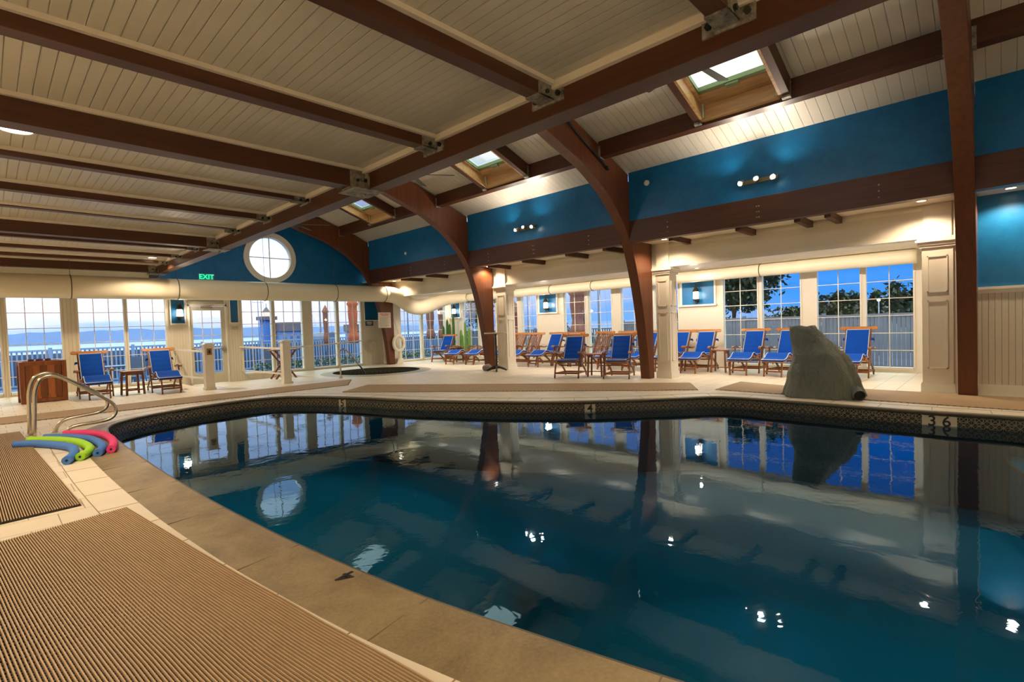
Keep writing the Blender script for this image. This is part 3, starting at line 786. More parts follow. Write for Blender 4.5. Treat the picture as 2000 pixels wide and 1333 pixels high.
# pilasters at the lounge openings
def pilaster(x0, x1, y0, y1, lab, faces=('x', 'y')):
    r = thing('pilaster', lab, 'pilaster', ((x0+x1)/2, (y0+y1)/2, 0), 0, 'white panelled pilasters')
    hx, hy = (x1-x0)/2, (y1-y0)/2
    bm = BM(); box(bm, (-hx, -hy, 0), (hx, hy, 2.42)); obj('shaft', bm, M['white'], r, bevel=.004)
    bm = BM()
    for (za, zb) in ((.40, 1.52), (1.66, 2.26)):
        e = .020; mgy, mgx = min(.09, hy*.35), min(.09, hx*.35)
        for p0, p1 in (((-hx-e, -hy+mgy, za), (-hx, -hy+mgy+.018, zb)), ((-hx-e, hy-mgy-.018, za), (-hx, hy-mgy, zb)), ((-hx-e, -hy+mgy, za), (-hx, hy-mgy, za+.018)), ((-hx-e, -hy+mgy, zb-.018), (-hx, hy-mgy, zb)),
                       ((-hx+mgx, -hy-e, za), (-hx+mgx+.018, -hy, zb)), ((hx-mgx-.018, -hy-e, za), (hx-mgx, -hy, zb)), ((-hx+mgx, -hy-e, za), (hx-mgx, -hy, za+.018)), ((-hx+mgx, -hy-e, zb-.018), (hx-mgx, -hy, zb))): box(bm, p0, p1)
    obj('panel_moulding', bm, M['trim'], r)
    bm = BM()
    for e, z0, z1 in ((.03, 2.40, 2.44), (.05, 2.44, 2.49), (.08, 2.49, 2.53), (.06, 2.53, 2.56)): box(bm, (-hx-e, -hy-e, z0), (hx+e, hy+e, z1))
    obj('capital', bm, M['trim'], r)
    bm = BM(); box(bm, (-hx-.02, -hy-.02, 0), (hx+.02, hy+.02, .14)); box(bm, (-hx-.012, -hy-.012, .14), (hx+.012, hy+.012, .165)); obj('base', bm, M['trim'], r)
    bm = BM(); box(bm, (-hx+.01, -hy+.02, 2.56), (10.949-(x0+x1)/2, hy-.02, 3.115)); obj('upper_block', bm, M['white'], r)
    return r
pilaster(10.90, 11.24, .56, .96, 'large white panelled pilaster touching the nearest arch post')
pilaster(10.88, 11.24, 5.46, 5.80, 'white panelled pilaster beside the second arch, next to the blue niche')
pilaster(10.88, 11.24, 10.70, 11.115, 'white panelled pilaster behind the tall pedestal table')
bm = BM(); box(bm, (10.90, 16.98, 0), (11.35, YW, 2.6)); struct('wall_corner_pier', bm, M['white'])

# blue niche panels with white frames
def niche(axis, plane, a0, a1, z0, z1, n):
    bm = BM()
    if axis == 1: box(bm, (a0, plane-.006, z0), (a1, plane, z1))
    else: box(bm, (plane-.006, a0, z0), (plane, a1, z1))
    struct('wall_niche', bm, M['blue'])
    bm = BM()
    if axis == 0:
        for p, q in (((plane-.05, a0-.05, z0-.02), (plane, a0, z1)), ((plane-.05, a1, z0-.02), (plane, a1+.05, z1)), ((plane-.09, a0-.07, z0-.05), (plane, a1+.07, z0)), ((plane-.05, a0-.05, z1), (plane, a1+.05, z1+.04))): box(bm, p, q)
    else:
        for p, q in (((a0-.03, plane-.04, z0-.02), (a0, plane, z1)), ((a1, plane-.04, z0-.02), (a1+.03, plane, z1)), ((a0-.04, plane-.06, z0-.04), (a1+.04, plane, z0))): box(bm, p, q)
    struct('trim_%d' % n, bm, M['trim'])
niche(0, XB, 5.78, 6.73, 1.76, 2.44, 11); niche(0, XB, 11.42, 12.24, 1.76, 2.44, 12); niche(0, XB, 16.72, 17.34, 1.76, 2.44, 13)
niche(1, YW, 3.78, 4.12, 1.72, 2.44, 14); niche(1, YW, 5.36, 5.58, 1.72, 2.46, 15); niche(1, YW, 10.02, 10.75, 1.72, 2.46, 16)

# ------------------------------------------------------------------ ducts
r = thing('air_duct', 'wide round cream duct running along the far wall above the windows', 'duct', (0, 0, 0))
bm = BM(); DY, DZ, DR = 16.32, 2.635, .285
tube(bm, [(-4.45+i*.4925, DY, DZ) for i in range(31)], DR, 28); obj('duct_pipe', bm, M['duct'], r)
bm = BM(); path = smooth_path([(10.32, DY, DZ), (10.70, DY, 2.58), (11.05, DY, 2.40), (11.45, DY, 2.19), (11.9, DY, 2.16), (12.4, 16.25, 2.30), (12.9, 16.1, 2.45), (13.25, 15.8, 2.49), (13.40, 15.3, 2.50)], 12)
n = len(path); rr = [(.285-.13*max(0, (k/n-.58)/.42))*(1+.018*(k % 2)) for k in range(n)]
tube(bm, path, rr, 24); obj('flexible_elbow', bm, M['duct'], r)
for X_ in (1.5, 3.72, 6.03, 8.30, 10.2):
    bm = BM()
    tube(bm, [(X_+.0, DY+(DR+.004)*math.cos(2*PI*k/28), DZ+(DR+.004)*math.sin(2*PI*k/28)) for k in range(28)], .011, 6, True)
    tube(bm, [(X_, DY-.03, DZ+DR-.01), (X_, DY-.03, 3.29 if X_ < 3.3 else 4.55 if X_ > 4 else 4.70)], .005, 5)
    obj('hanger_strap', bm, M['strap'], r)
r = thing('lounge_duct', 'narrow round white duct above the lounge windows', 'duct', (0, 0, 0))
bm = BM(); tube(bm, [(13.4, 1.25+.1*k, 2.50) for k in range(141)], [.150*(1+.012*(k % 2)) for k in range(141)], 20); obj('duct_pipe', bm, M['duct'], r)
for y_ in (4.3, 7.4, 9.3, 11.0, 12.9):
    bm = BM(); tube(bm, [(13.4+.155*math.cos(2*PI*k/24), y_, 2.5+.155*math.sin(2*PI*k/24)) for k in range(24)], .010, 6, True)
    obj('hanger_strap', bm, M['strap'], r)

# ------------------------------------------------------------------ lamps
def downlight(loc, lab, energy, size=.085, group='recessed ceiling lights', col=WARM, spot=2.5, tilt=0):
    r = thing('ceiling_light', lab, 'ceiling light', loc, 0, group)
    bm = BM(); lathe(bm, [(size+.02, 0), (size+.02, -.012), (size, -.014), (size, -.004)], 24); obj('rim', bm, M['trim'], r)
    bm = BM(); lathe(bm, [(0, -.006), (size, -.006), (size, -.009), (0, -.009)], 24); obj('lens', bm, M['downlight'], r)
    lamp('downlight_lamp', 'SPOT', energy, col, (0, 0, -.05), (0, -tilt, 0), r, size*.8, spot, .5)
    return r
downlight((.28, 6.50, CZ), 'recessed light in the flat ceiling at the left edge of the photo', P_CEIL*1.3, .12)
downlight((2.94, 15.0, CZ), 'small recessed light in the flat ceiling near the far wall', P_CEIL)
for X_, Y_ in ((-2.5, 1.0), (-2.5, 6.45), (-2.5, 12.0), (1.4, -1.2), (-2.5, -4), (2.0, -4.3), (5.2, -5.0), (-2.6, 15.2)):
    downlight((X_, Y_, CZ if X_ < 3.3 else 3.06), 'recessed light of the flat ceiling outside the photo', P_CEIL)
SOF = [(10.25, -.10, 'recessed light washing the blue wall right of the nearest post'), (10.20, .92, 'recessed light beside the nearest arch post'), (10.12, 5.30, 'recessed light beside the second arch post'),
       (10.25, 11.02, 'recessed light beside the third arch post'), (10.30, 16.1, 'recessed light beside the farthest arch post'), (10.3, -3.3, 'recessed light along the right wall, outside the photo')]
for X_, Y_, lab in SOF: downlight((X_+.25, Y_, 3.12), lab, P_SOFFIT, .06, 'recessed lights under the arcade beam')
for k, Y_ in enumerate((1.9, 3.7, 5.6, 7.4, 9.3, 11.2, 13.0, 14.9)):
    downlight((11.20, Y_, 2.66), 'recessed lounge light above the windows, number %s from the right' % ['one', 'two', 'three', 'four', 'five', 'six', 'seven', 'eight'][k], P_LOUNGE, .04, 'recessed lights of the lounge', WARM2, 2.9, .75)
downlight((12.8, 5.65, 2.66), 'visible recessed lounge light above the nearest lantern niche', P_LOUNGE*.5, .04, 'recessed lights of the lounge', WARM2, 2.9)
def spotbar(loc, lab):
    r = thing('spotlight_bar', lab, 'spotlight', loc, 0, 'triple spotlight bars on the blue wall')
    bm = BM(); box(bm, (-.035, -.33, -.035), (0, .33, .035)); obj('wall_plate', bm, simple('brass_plate', (.34, .27, .14), .35, .6), r, bevel=.004)
    for k, y_ in enumerate((-.27, 0, .27)):
        bm = BM(); c = V((-.11, y_, .0)); d = V((-.6, .15*(k-1), -.35+.5*(k == 1))).normalized()
        tube(bm, [(-.035, y_, 0), tuple(c)], .012, 6); tube(bm, [tuple(c-d*.05), tuple(c+d*.05)], [.035, .05], 14); hd = obj('spot_head', bm, M['galv'], r)
        bm = BM(); q = c+d*.052
        bmesh.ops.create_uvsphere(bm, u_segments=14, v_segments=8, radius=.030, matrix=Matrix.Translation(q)); obj('bulb', bm, M['bulb'], hd)
        aim = (V((-.55, .35*(k-1), .85)) if k != 1 else V((-.9, 0, -.45))).normalized()
        lamp('spot_lamp', 'SPOT', P_SPOT, WARM2, tuple(q+aim*.05), aim.to_track_quat('-Z', 'Y').to_euler(), r, .045, 2.5, .9)
    return r
spotbar((9.90, 3.18, 3.83), 'triple spotlight bar on the blue wall below the largest skylight')
spotbar((9.90, 8.88, 3.85), 'triple spotlight bar on the blue wall between the second and third arches')
for Y_ in (3.18, 8.88, 14.4, -2.4):  # unseen lights added to brighten the roof and pool
    r = thing('added_uplight', 'added wall light, unseen, high on the inner wall over the main beam', 'wall light', (3.34, Y_, 3.95), 0, 'added wall lights over the main beam')
    bm = BM(); box(bm, (0, -.12, -.04), (.06, .12, .04)); obj('housing', bm, M['galv'], r)
    lamp('added_uplight_lamp', 'POINT', P_SPOT*.55, WARM2, (.15, 0, .06), (0, 0, 0), r, .06)
def lantern(loc, rz, lab):
    r = thing('wall_lantern', lab, 'lantern', loc, rz, 'bronze wall lanterns')   # local +x points away from the wall
    c = (.13, 0, 0)
    bm = BM(); lathe(bm, [(.075, .10), (.085, -.10)], 8, c, False); obj('glass_body', bm, M['lantern_glass'], r)
    bm = BM(); lathe(bm, [(.105, .10), (.10, .115), (.055, .20), (.03, .235), (.03, .26), (.012, .285), (.012, .32), (0, .335)], 8, c, False)
    lathe(bm, [(.095, -.10), (.10, -.12), (.07, -.145), (.03, -.16), (.02, -.20), (0, -.215)], 8, c, False)
    for k in range(4):
        a = PI/4+k*PI/2; bar(bm, (c[0]+.082*math.cos(a), .082*math.sin(a), -.10), (c[0]+.076*math.cos(a), .076*math.sin(a), .10), .012, .012)
    obj('metal_cage', bm, M['bronze'], r)
    bm = BM(); box(bm, (0, -.04, -.20), (.015, .04, -.04)); tube(bm, smooth_path([(.01, 0, -.10), (.05, 0, -.22), (.10, 0, -.24), (.13, 0, -.19)], 4), .010, 6); obj('wall_arm', bm, M['bronze'], r)
    lamp('lantern_lamp', 'POINT', P_LANTERN, WARM2, (.13+.12, 0, 0), (0, 0, 0), r, .06)
lantern((XB-.005, 6.26, 2.02), PI, 'wall lantern in the nearest blue niche behind the chairs')
lantern((XB-.005, 11.83, 2.02), PI, 'wall lantern in the blue niche between the umbrella and tree windows')
lantern((XB-.005, 17.0, 2.02), PI, 'wall lantern in the farthest blue niche behind the cactus')
lantern((3.98, YW-.006, 2.02), -PI/2, 'wall lantern left of the glazed door')

# ------------------------------------------------------------------ ceiling fans
def fan(loc, a0, lab):
    r = thing('ceiling_fan', lab, 'ceiling fan', loc, 0, 'ceiling fans below the ridge')
    bm = BM(); tube(bm, [(0, 0, 5.74-loc[2]), (0, 0, .08)], .014, 8); obj('rod', bm, M['bronze'], r)
    bm = BM(); lathe(bm, [(0, .10), (.05, .10), (.10, .05), (.12, 0), (.11, -.05), (.05, -.09), (0, -.10)], 20); obj('motor', bm, M['bronze'], r)
    for k in range(5):
        a = a0+k*2*PI/5; bm = BM(); d = V((math.cos(a), math.sin(a), 0)); s = V((-math.sin(a), math.cos(a), 0))
        pr = [(.11, .03), (.2, .045), (.30, .06), (.91, .075), (.93, .065)]
        vs1, vs2 = [], []
        for (q, w_) in pr:
            for sg, arr in ((1, vs1), (-1, vs2)):
                p = d*q+s*sg*w_+V((0, 0, sg*w_*.22)); arr.append((bm.verts.new(p+V((0, 0, .005))), bm.verts.new(p-V((0, 0, .005)))))
        for i in range(len(pr)-1):
            bm.faces.new((vs1[i][0], vs1[i+1][0], vs2[i+1][0], vs2[i][0])); bm.faces.new((vs1[i][1], vs2[i][1], vs2[i+1][1], vs1[i+1][1]))
            bm.faces.new((vs1[i][0], vs1[i][1], vs1[i+1][1], vs1[i+1][0])); bm.faces.new((vs2[i][0], vs2[i+1][0], vs2[i+1][1], vs2[i][1]))
        bm.faces.new((vs1[-1][0], vs1[-1][1], vs2[-1][1], vs2[-1][0])); bm.faces.new((vs1[0][0], vs2[0][0], vs2[0][1], vs1[0][1]))
        obj('blade', bm, simple('fan_blade', (.09, .085, .06), .5) if 'fan_blade' not in bpy.data.materials else bpy.data.materials['fan_blade'], r)
    return r
fan((6.60, 2.95, 4.76), math.radians(283), 'ceiling fan whose blade crosses the largest skylight')
fan((6.60, 9.25, 4.70), math.radians(325), 'ceiling fan beside the middle skylight')
fan((6.60, 15.1, 4.55), math.radians(330), 'ceiling fan beside the farthest skylight')

# ------------------------------------------------------------------ deck chairs
def strip(bm, path, w, h, y0, side=(0, 1, 0)):
    sweep(bm, [(p[0], y0, p[1]) for p in path], [(w/2, h/2), (-w/2, h/2), (-w/2, -h/2), (w/2, -h/2)], side)
CW = .60      # chair width between the side rails
def path2(pts, n=4): return [(p.x, p.z) for p in smooth_path([V((a, 0, b)) for a, b in pts], n)]
def make_chair(ext=True, cushion='full', flat=False):
    """faces +x, origin on the floor below the seat"""
    r = thing('deck_chair', '', 'deck chair')
    back0, back1 = ((-.20, .36), (-.90, .52)) if flat else ((-.20, .36), (-.58, 1.0))
    hy = CW/2
    bm = BM()
    for s in (-1, 1): bar(bm, (back0[0], s*(hy-.07), back0[1]), (back1[0], s*(hy-.07), back1[1]), .028, .045)
    for k in range(6):
        y_ = -hy+.13+(CW-.26)*k/5; bar(bm, (back0[0], y_, back0[1]), (back1[0], y_, back1[1]), .040, .012)
    bar(bm, (back0[0], -hy+.06, back0[1]), (back0[0], hy-.06, back0[1]), .04, .03)
    obj('backrest', bm, M['teakz_dark'], r)
    bm = BM(); L = hy+.035     # shaped headboard
    out = [(-L, -.035), (-L-.02, -.01), (-L-.018, .03), (-L+.02, .05), (-L+.10, .038), (0, .045), (L-.10, .038), (L-.02, .05), (L+.018, .03), (L+.02, -.01), (L, -.035), (L-.10, -.045), (0, -.03), (-L+.10, -.045)]
    d = V((back1[0]-back0[0], 0, back1[1]-back0[1])).normalized(); nn = V((d.z, 0, -d.x)); c = V((back1[0], 0, back1[1]))+d*.02
    A = [bm.verts.new(c+V((0, a, 0))+d*b+nn*.014) for a, b in out]; B = [bm.verts.new(c+V((0, a, 0))+d*b-nn*.014) for a, b in out]
    bm.faces.new(A); bm.faces.new(B[::-1])
    for i in range(len(out)): bm.faces.new((A[i], B[i], B[(i+1) % len(out)], A[(i+1) % len(out)]))
    obj('headboard', bm, M['teaky_lit'], r, bevel=.005)
    seat = path2([(-.22, .33), (-.05, .325), (.15, .35), (.30, .40)])
    bm = BM()
    for s in (-1, 1): strip(bm, seat, .028, .05, s*(hy-.05))
    for k in range(7):
        p = seat[int(k*(len(seat)-1)/6)]; box(bm, (p[0]-.022, -hy+.05, p[1]+.012), (p[0]+.022, hy-.05, p[1]+.026))
    obj('seat', bm, M['teaky_lit'], r)
    for s in (-1, 1):           # front legs reach up to the arms, rear legs cross them
        bm = BM(); strip(bm, path2([(.34, 0), (.27, .25), (.14, .45), (.10, .60)]), .026, .05, s*hy); obj('leg', bm, M['teakz_dark'], r)
        bm = BM(); strip(bm, path2([(-.52, 0), (-.44, .12), (-.18, .28), (.05, .33)]), .026, .052, s*(hy-.024)); obj('leg', bm, M['teakz_dark'], r)
        bm = BM(); arm = path2([(.30, .60), (.22, .635), (.05, .625), (-.15, .58), (-.36, .60)])
        n = len(arm)
        rings = []
        for i, (a, b) in enumerate(arm):
            w_ = .028+.022*math.sin(PI*min(1, (1-i/(n-1))*1.1))
            rings.append([bm.verts.new((a, s*(hy+.01)+sy*w_, b+sz*.011)) for sy, sz in ((1, 1), (-1, 1), (-1, -1), (1, -1))])
        for a, b in zip(rings, rings[1:]):
            for k in range(4): bm.faces.new((a[k], a[(k+1) % 4], b[(k+1) % 4], b[k]))
        bm.faces.new(rings[0]); bm.faces.new(rings[-1]); obj('armrest', bm, M['teak'], r)
    bm = BM(); box(bm, (.295, -hy, .10), (.320, hy, .145)); box(bm, (-.50, -hy, .07), (-.475, hy, .11)); box(bm, (-.02, -hy+.02, .28), (.01, hy-.02, .31))
    for s in (-1, 1): bar(bm, (.30, s*(hy-.03), .12), (-.46, s*(hy-.03), .10), .02, .035)
    obj('stretcher', bm, M['teak'], r)
    if ext:
        lw = .21; lp = path2([(.30, .40), (.40, .44), (.52, .435), (.66, .36), (.80, .325), (.93, .32)])
        bm = BM()
        for s in (-1, 1): strip(bm, lp, .026, .042, s*lw)
        for k in range(9):
            p = lp[int(k*(len(lp)-1)/8)]; box(bm, (p[0]-.02, -lw, p[1]+.010), (p[0]+.02, lw, p[1]+.022))
        lr = obj('leg_rest', bm, M['teaky_lit'], r)
        for s in (-1, 1):
            bm = BM(); bar(bm, (.86, s*(lw-.028), .33), (.91, s*(lw-.028), .0), .026, .04, (1, 0, 0)); obj('leg', bm, M['teakz_dark'], lr)
        bm = BM(); box(bm, (.885, -lw+.03, .10), (.905, lw-.03, .14)); bar(bm, (.88, 0, .30), (.55, 0, .38), .02, .03); obj('stretcher', bm, M['teak'], lr)
    if cushion != 'none':
        bseg = [(-.555, .955), (-.50, .86), (-.42, .73), (-.34, .60), (-.27, .49), (-.215, .405)]
        cseat = [(-.20, .385), (-.05, .375), (.12, .395), (.28, .44)]
        cleg = [(.30, .445), (.40, .485), (.52, .48), (.66, .405), (.80, .37), (.93, .365)]
        paths = []
        if cushion == 'full': paths.append([(a+.03, b+.03) for a, b in bseg])
        if ext: paths.append(cseat+cleg)
        else: paths.append(cseat+[(.33, .43)])
        for ip, pth in enumerate(paths):
            pp = path2(pth, 4); hw = CW/2-.085 if (cushion == 'full' and ip == 0) else (.235)
            bm = BM(); cs_ = rrect(hw, .026, .024, 3); n_ = len(pp)
            side = V((0, 1, 0)); rings = []
            for i, (a, b) in enumerate(pp):
                d_ = V((pp[min(i+1, n_-1)][0]-pp[max(i-1, 0)][0], 0, pp[min(i+1, n_-1)][1]-pp[max(i-1, 0)][1])).normalized()
                nr = V((-d_.z, 0, d_.x)); 
                if nr.z < 0: nr = -nr
                k_ = 1.0 if 0 < i < n_-1 else .6
                puff = 1+.10*math.sin(i*1.7)
                rings.append([bm.verts.new(V((a, 0, b))+side*q[0]*(1 if k_ == 1 else .97)+nr*q[1]*k_*puff) for q in cs_])
            for a, b in zip(rings, rings[1:]):
                for k in range(len(cs_)):
                    f = bm.faces.new((a[k], a[(k+1) % len(cs_)], b[(k+1) % len(cs_)], b[k])); f.smooth = True
            bm.faces.new(rings[0]); bm.faces.new(rings[-1])
            cu = obj('cushion', bm, M['cushion'], r)
            bm = BM(); e_ = []
            for s in (-1, 1):
                row = []
                for i, (a, b) in enumerate(pp):
                    d_ = V((pp[min(i+1, n_-1)][0]-pp[max(i-1, 0)][0], 0, pp[min(i+1, n_-1)][1]-pp[max(i-1, 0)][1])).normalized()
                    nr = V((-d_.z, 0, d_.x)); nr = -nr if nr.z < 0 else nr
                    row.append(V((a, s*(hw-.004), b))+nr*.022)
                e_.append(row)
            tube(bm, e_[0]+e_[1][::-1], .008, 5, True); obj('piping', bm, M['piping'], cu)
            if cushion == 'full' and ip == 0:
                bm = BM()
                for s in (-1, 1): bar(bm, (-.47, s*hw, .79), (-.53, s*(hy-.02), .78), .02, .05); bar(bm, (-.53, s*(hy-.02), .80), (-.53, s*(hy-.01), .74), .03, .02)
                obj('strap', bm, M['cushion'], cu)
    return r
proto = {('e', 'full'): make_chair(True, 'full'), ('s', 'full'): make_chair(False, 'full'), ('e', 'seat'): make_chair(True, 'seat'), ('s', 'none'): make_chair(False, 'none'), ('f', 'seat'): make_chair(True, 'seat', True)}
used = set()
def place_chair(kind, x_, y_, deg, lab, grp):
    p = proto[kind]
    if kind in used: return dup(p, (x_, y_, 0), math.radians(deg), lab, grp)
    used.add(kind); p.location = (x_, y_, 0); p.rotation_euler = (0, 0, math.radians(deg)); p['label'] = lab; p['group'] = grp; return p
G1 = 'deck chairs in the lounge'; e = ('e', 'full'); s_ = ('s', 'full')
place_chair(e, 13.02, 2.30, 181, 'deck chair with blue cushion, right of the grey draped cover', G1)
place_chair(e, 13.04, 3.68, 180, 'deck chair with blue cushion, half hidden by the grey draped cover', G1)
place_chair(e, 13.05, 4.48, 183, 'deck chair with blue cushion in front of the wide window, right of the side table', G1)
place_chair(e, 12.97, 5.68, 184, 'deck chair with blue cushion below the nearest wall lantern, left of the side table', G1)
place_chair(e, 13.05, 6.42, 184, 'deck chair with blue cushion partly behind the second pilaster', G1)
place_chair(s_, 10.55, 6.64, 201, 'front deck chair, upright blue cushion, right of the small table by the second arch', G1)
place_chair(s_, 10.15, 7.80, 201, 'front deck chair with upright blue cushion, left of the small table', G1)
place_chair(e, 12.98, 7.35, 182, 'deck chair seen just left of the second arch, mostly hidden by it', G1)
place_chair(e, 12.98, 8.15, 182, 'blue cushioned deck chair behind the front right chair', G1)
place_chair(('s', 'none'), 12.90, 8.93, 182, 'deck chair without cushion, bare slatted back, behind the small front table', G1)
place_chair(s_, 12.85, 10.02, 182, 'back row deck chair with blue cushion, left of the front pair of chairs', G1)
place_chair(e, 12.83, 10.72, 186, 'back row deck chair with blue cushion and extended footrest toward the pool', G1)
place_chair(('e', 'seat'), 12.70, 11.58, 184, 'deck chair with bare slatted back and blue seat pad, near the third pilaster', G1)
place_chair(('e', 'seat'), 12.95, 12.50, 184, 'deck chair peeking out right behind the third pilaster', G1)
place_chair(('f', 'seat'), 12.65, 13.55, 186, 'low reclined deck chair with its footrest showing left of the third arch', G1)
place_chair(('f', 'seat'), 12.45, 14.50, 192, 'low reclined deck chair with blue footrest pad below the light green cactus', G1)
place_chair(s_, 12.55, 15.95, 200, 'farthest deck chair with blue cushion, below the tall dark cactus', G1)
place_chair(e, 1.73, 15.30, -91, 'deck chair with blue cushion beside the wooden bin by the far windows', 'deck chairs by the far windows')
place_chair(e, 3.05, 15.02, -93, 'deck chair with blue cushion between the small table and the white railing', 'deck chairs by the far windows')

def side_table(loc, rz, lab, round_=False, top=.30):
    r = thing('side_table', lab, 'side table', loc, rz, 'small teak side tables')
    bm = BM()
    if round_: lathe(bm, [(0, .535), (top-.01, .535), (top, .545), (top, .555), (top-.01, .565), (0, .565)], 28)
    else: box(bm, (-top*.72, -top*.72, .54), (top*.72, top*.72, .565))
    obj('table_top', bm, M['teak'], r, bevel=0 if round_ else .004)
    for sx in (-1, 1):
        for sy in (-1, 1):
            bm = BM(); bar(bm, (sx*.155, sy*.155, .535), (sx*.175, sy*.175, 0), .038, .038, (1, 0, 0)); obj('leg', bm, M['teakz_dark'], r)
    bm = BM()
    for q in (-1, 1): box(bm, (-.17, q*.165-.01, .10), (.17, q*.165+.01, .13)); box(bm, (-.155, q*.155-.01, .47), (.155, q*.155+.01, .535))
    box(bm, (-.01, -.165, .105), (.01, .165, .125)); obj('stretcher', bm, M['teak'], r)
    return r
side_table((2.38, 14.85, 0), .15, 'small square side table between the two far window chairs', top=.30)
side_table((10.6, 7.32, 0), .35, 'small round-topped table between the two front deck chairs', True, .29)
side_table((12.75, 5.08, 0), .1, 'small side table under the right corner of the nearest lantern niche', True, .21)
side_table((12.7, 9.45, 0), .1, 'small side table behind the front left deck chair', True, .24)
side_table((12.55, 15.1, 0), .1, 'small side table between the cactus corner deck chairs', True, .24)

# pedestal cocktail table
r = thing('pedestal_table', 'tall round pedestal table with a dark iron foot, before the third pilaster', 'table', (10.42, 10.72, 0))
bm = BM(); lathe(bm, [(0, 1.11), (.33, 1.11), (.335, 1.12), (.335, 1.135), (.33, 1.145), (0, 1.145)], 36); obj('table_top', bm, simple('pale_top', (.50, .42, .32), .3), r)
bm = BM(); lathe(bm, [(.055, .08), (.035, .16), (.028, .6), (.028, 1.06), (.05, 1.11)], 14); obj('column', bm, M['iron'], r)
for k in range(4):
    a = PI/4+k*PI/2; bm = BM()
    tube(bm, smooth_path([(.02*math.cos(a), .02*math.sin(a), .13), (.12*math.cos(a), .12*math.sin(a), .11), (.24*math.cos(a), .24*math.sin(a), .06), (.29*math.cos(a), .29*math.sin(a), .025)], 4), [.035]*4+[.03]*4+[.025]*5, 8); obj('foot', bm, M['iron'], r)
bm = BM(); bmesh.ops.create_icosphere(bm, subdivisions=3, radius=.13, matrix=Matrix.Translation((0, 0, 0)))
for v_ in bm.verts: v_.co = V((v_.co.x*1.3, v_.co.y*.9, max(v_.co.z*.85, -.09)))*(1+.12*math.sin(v_.co.x*30)*math.cos(v_.co.y*25))
o = obj('grey_rock', bm, simple('rock', (.22, .20, .17), .9, var=.3, bump=.6, bscale=30)); o.location = (10.42, 11.13, .09); tag(o, 'rough grey lump lying at the foot of the third arch', 'rock')

# folding table by the far windows
r = thing('folding_table', 'dark folding table with crossed legs behind the right railing post', 'table', (6.30, 15.85, -.055))
bm = BM(); box(bm, (-.40, -.28, .86), (.40, .28, .89)); obj('table_top', bm, M['bin'], r)
for sy in (-.2, .2):
    for s in (-1, 1):
        bm = BM(); bar(bm, (s*.30, sy, .86), (-s*.30, sy+s*.02, 0), .05, .03, (0, 1, 0)); obj('leg', bm, M['bin'], r)

# wooden towel bin
r = thing('towel_bin', 'dark wooden slatted towel bin in front of the far left windows', 'bin', (.84, 15.32, 0), .05)
bm = BM(); W2, D2, H2 = .34, .27, .90
for sx in (-1, 1):
    for sy in (-1, 1): box(bm, (sx*W2-.04, sy*D2-.04, 0), (sx*W2+.04, sy*D2+.04, H2))
box(bm, (-W2, -D2-.035, H2-.09), (W2, -D2+.02, H2)); box(bm, (-W2, -D2-.035, .02), (W2, -D2+.02, .09)); box(bm, (-W2, D2-.02, H2-.09), (W2, D2+.035, H2))
for sx in (-1, 1): box(bm, (sx*W2-.03, -D2, H2-.09), (sx*W2+.03, D2, H2))
obj('frame', bm, M['bin'], r, bevel=.004)
for k in range(5):
    bm = BM(); x0 = -W2+.045+k*(2*W2-.09)/5; box(bm, (x0+.002, -D2-.012, .085), (x0+(2*W2-.09)/5-.002, -D2+.01, H2-.085))
    obj('panel_board', bm, wood('bin_board', tuple(c*f for c, f in zip((.15, .045, .012), [[1]*3, [1.5]*3, [.8]*3, [1.8]*3, [.9]*3][k])), tuple(c*f for c, f in zip((.30, .10, .03), [[1]*3, [1.5]*3, [.8]*3, [1.8]*3, [.9]*3][k])), 2), r)
bm = BM(); box(bm, (-W2-.02, -D2, .09), (-W2, D2, H2-.08)); box(bm, (W2, -D2, .09), (W2+.02, D2, H2-.08)); box(bm, (-W2, D2, .09), (W2, D2+.02, H2-.08)); box(bm, (-W2, -D2, .04), (W2, D2, .06)); obj('side_panel', bm, M['bin'], r)
bm = BM()
for k, (x0, r0) in enumerate(((-.16, .05), (-.02, .06), (.12, .05))): lathe(bm, [(r0, .7), (r0, .935), (r0*.8, .945), (0, .95)], 12, (x0, .05, 0))
o = obj('rolled_towel', bm, simple('dark_red_cloth', (.10, .02, .03), .8)); o.parent = r

# white railing posts and rails in front of the door
def rail_post(loc, lab, plate=False):
    r = thing('railing_post', lab, 'railing post', loc, 0, 'white railing posts')
    bm = BM(); box(bm, (-.10, -.10, 0), (.10, .10, 1.10)); obj('shaft', bm, M['white'], r, bevel=.005)
    bm = BM(); box(bm, (-.135, -.135, 1.10), (.135, .135, 1.125)); prism(bm, [(-.12, 1.125), (.12, 1.125), (.06, 1.15), (-.06, 1.15)], 1, -.10, .10); obj('cap', bm, M['trim'], r)
    bm = BM(); box(bm, (-.12, -.12, 0), (.12, .12, .05)); obj('base', bm, M['trim'], r)
    if plate:
        bm = BM(); box(bm, (-.055, -.112, .86), (.055, -.10, 1.02)); sp = obj('switch_plate', bm, simple('brass', (.30, .20, .10), .35, .7), r)
        bm = BM(); box(bm, (-.02, -.118, .90), (.02, -.112, .98)); obj('switch', bm, M['black'], sp)
    return r
rail_post((3.80, 14.10, 0), 'white railing post with a brass switch plate, left of the doorway', True)
rail_post((5.50, 13.66, 0), 'white railing post in front of the folding table, right of the doorway')
rail_post((.00, 14.95, 0), 'white railing post cut by the left edge of the photo')
r = thing('handrail', 'white double handrail from the left railing post back to the wall', 'handrail', (0, 0, 0), 0, 'white handrails of the door ramp')
bm = BM(); bar(bm, (3.80, 14.205, .93), (3.80, YW, .96), .05, .045); obj('top_rail', bm, M['white'], r)
bm = BM(); bar(bm, (3.80, 14.20, .26), (3.80, YW, .20), .04, .04); obj('lower_rail', bm, M['white'], r)
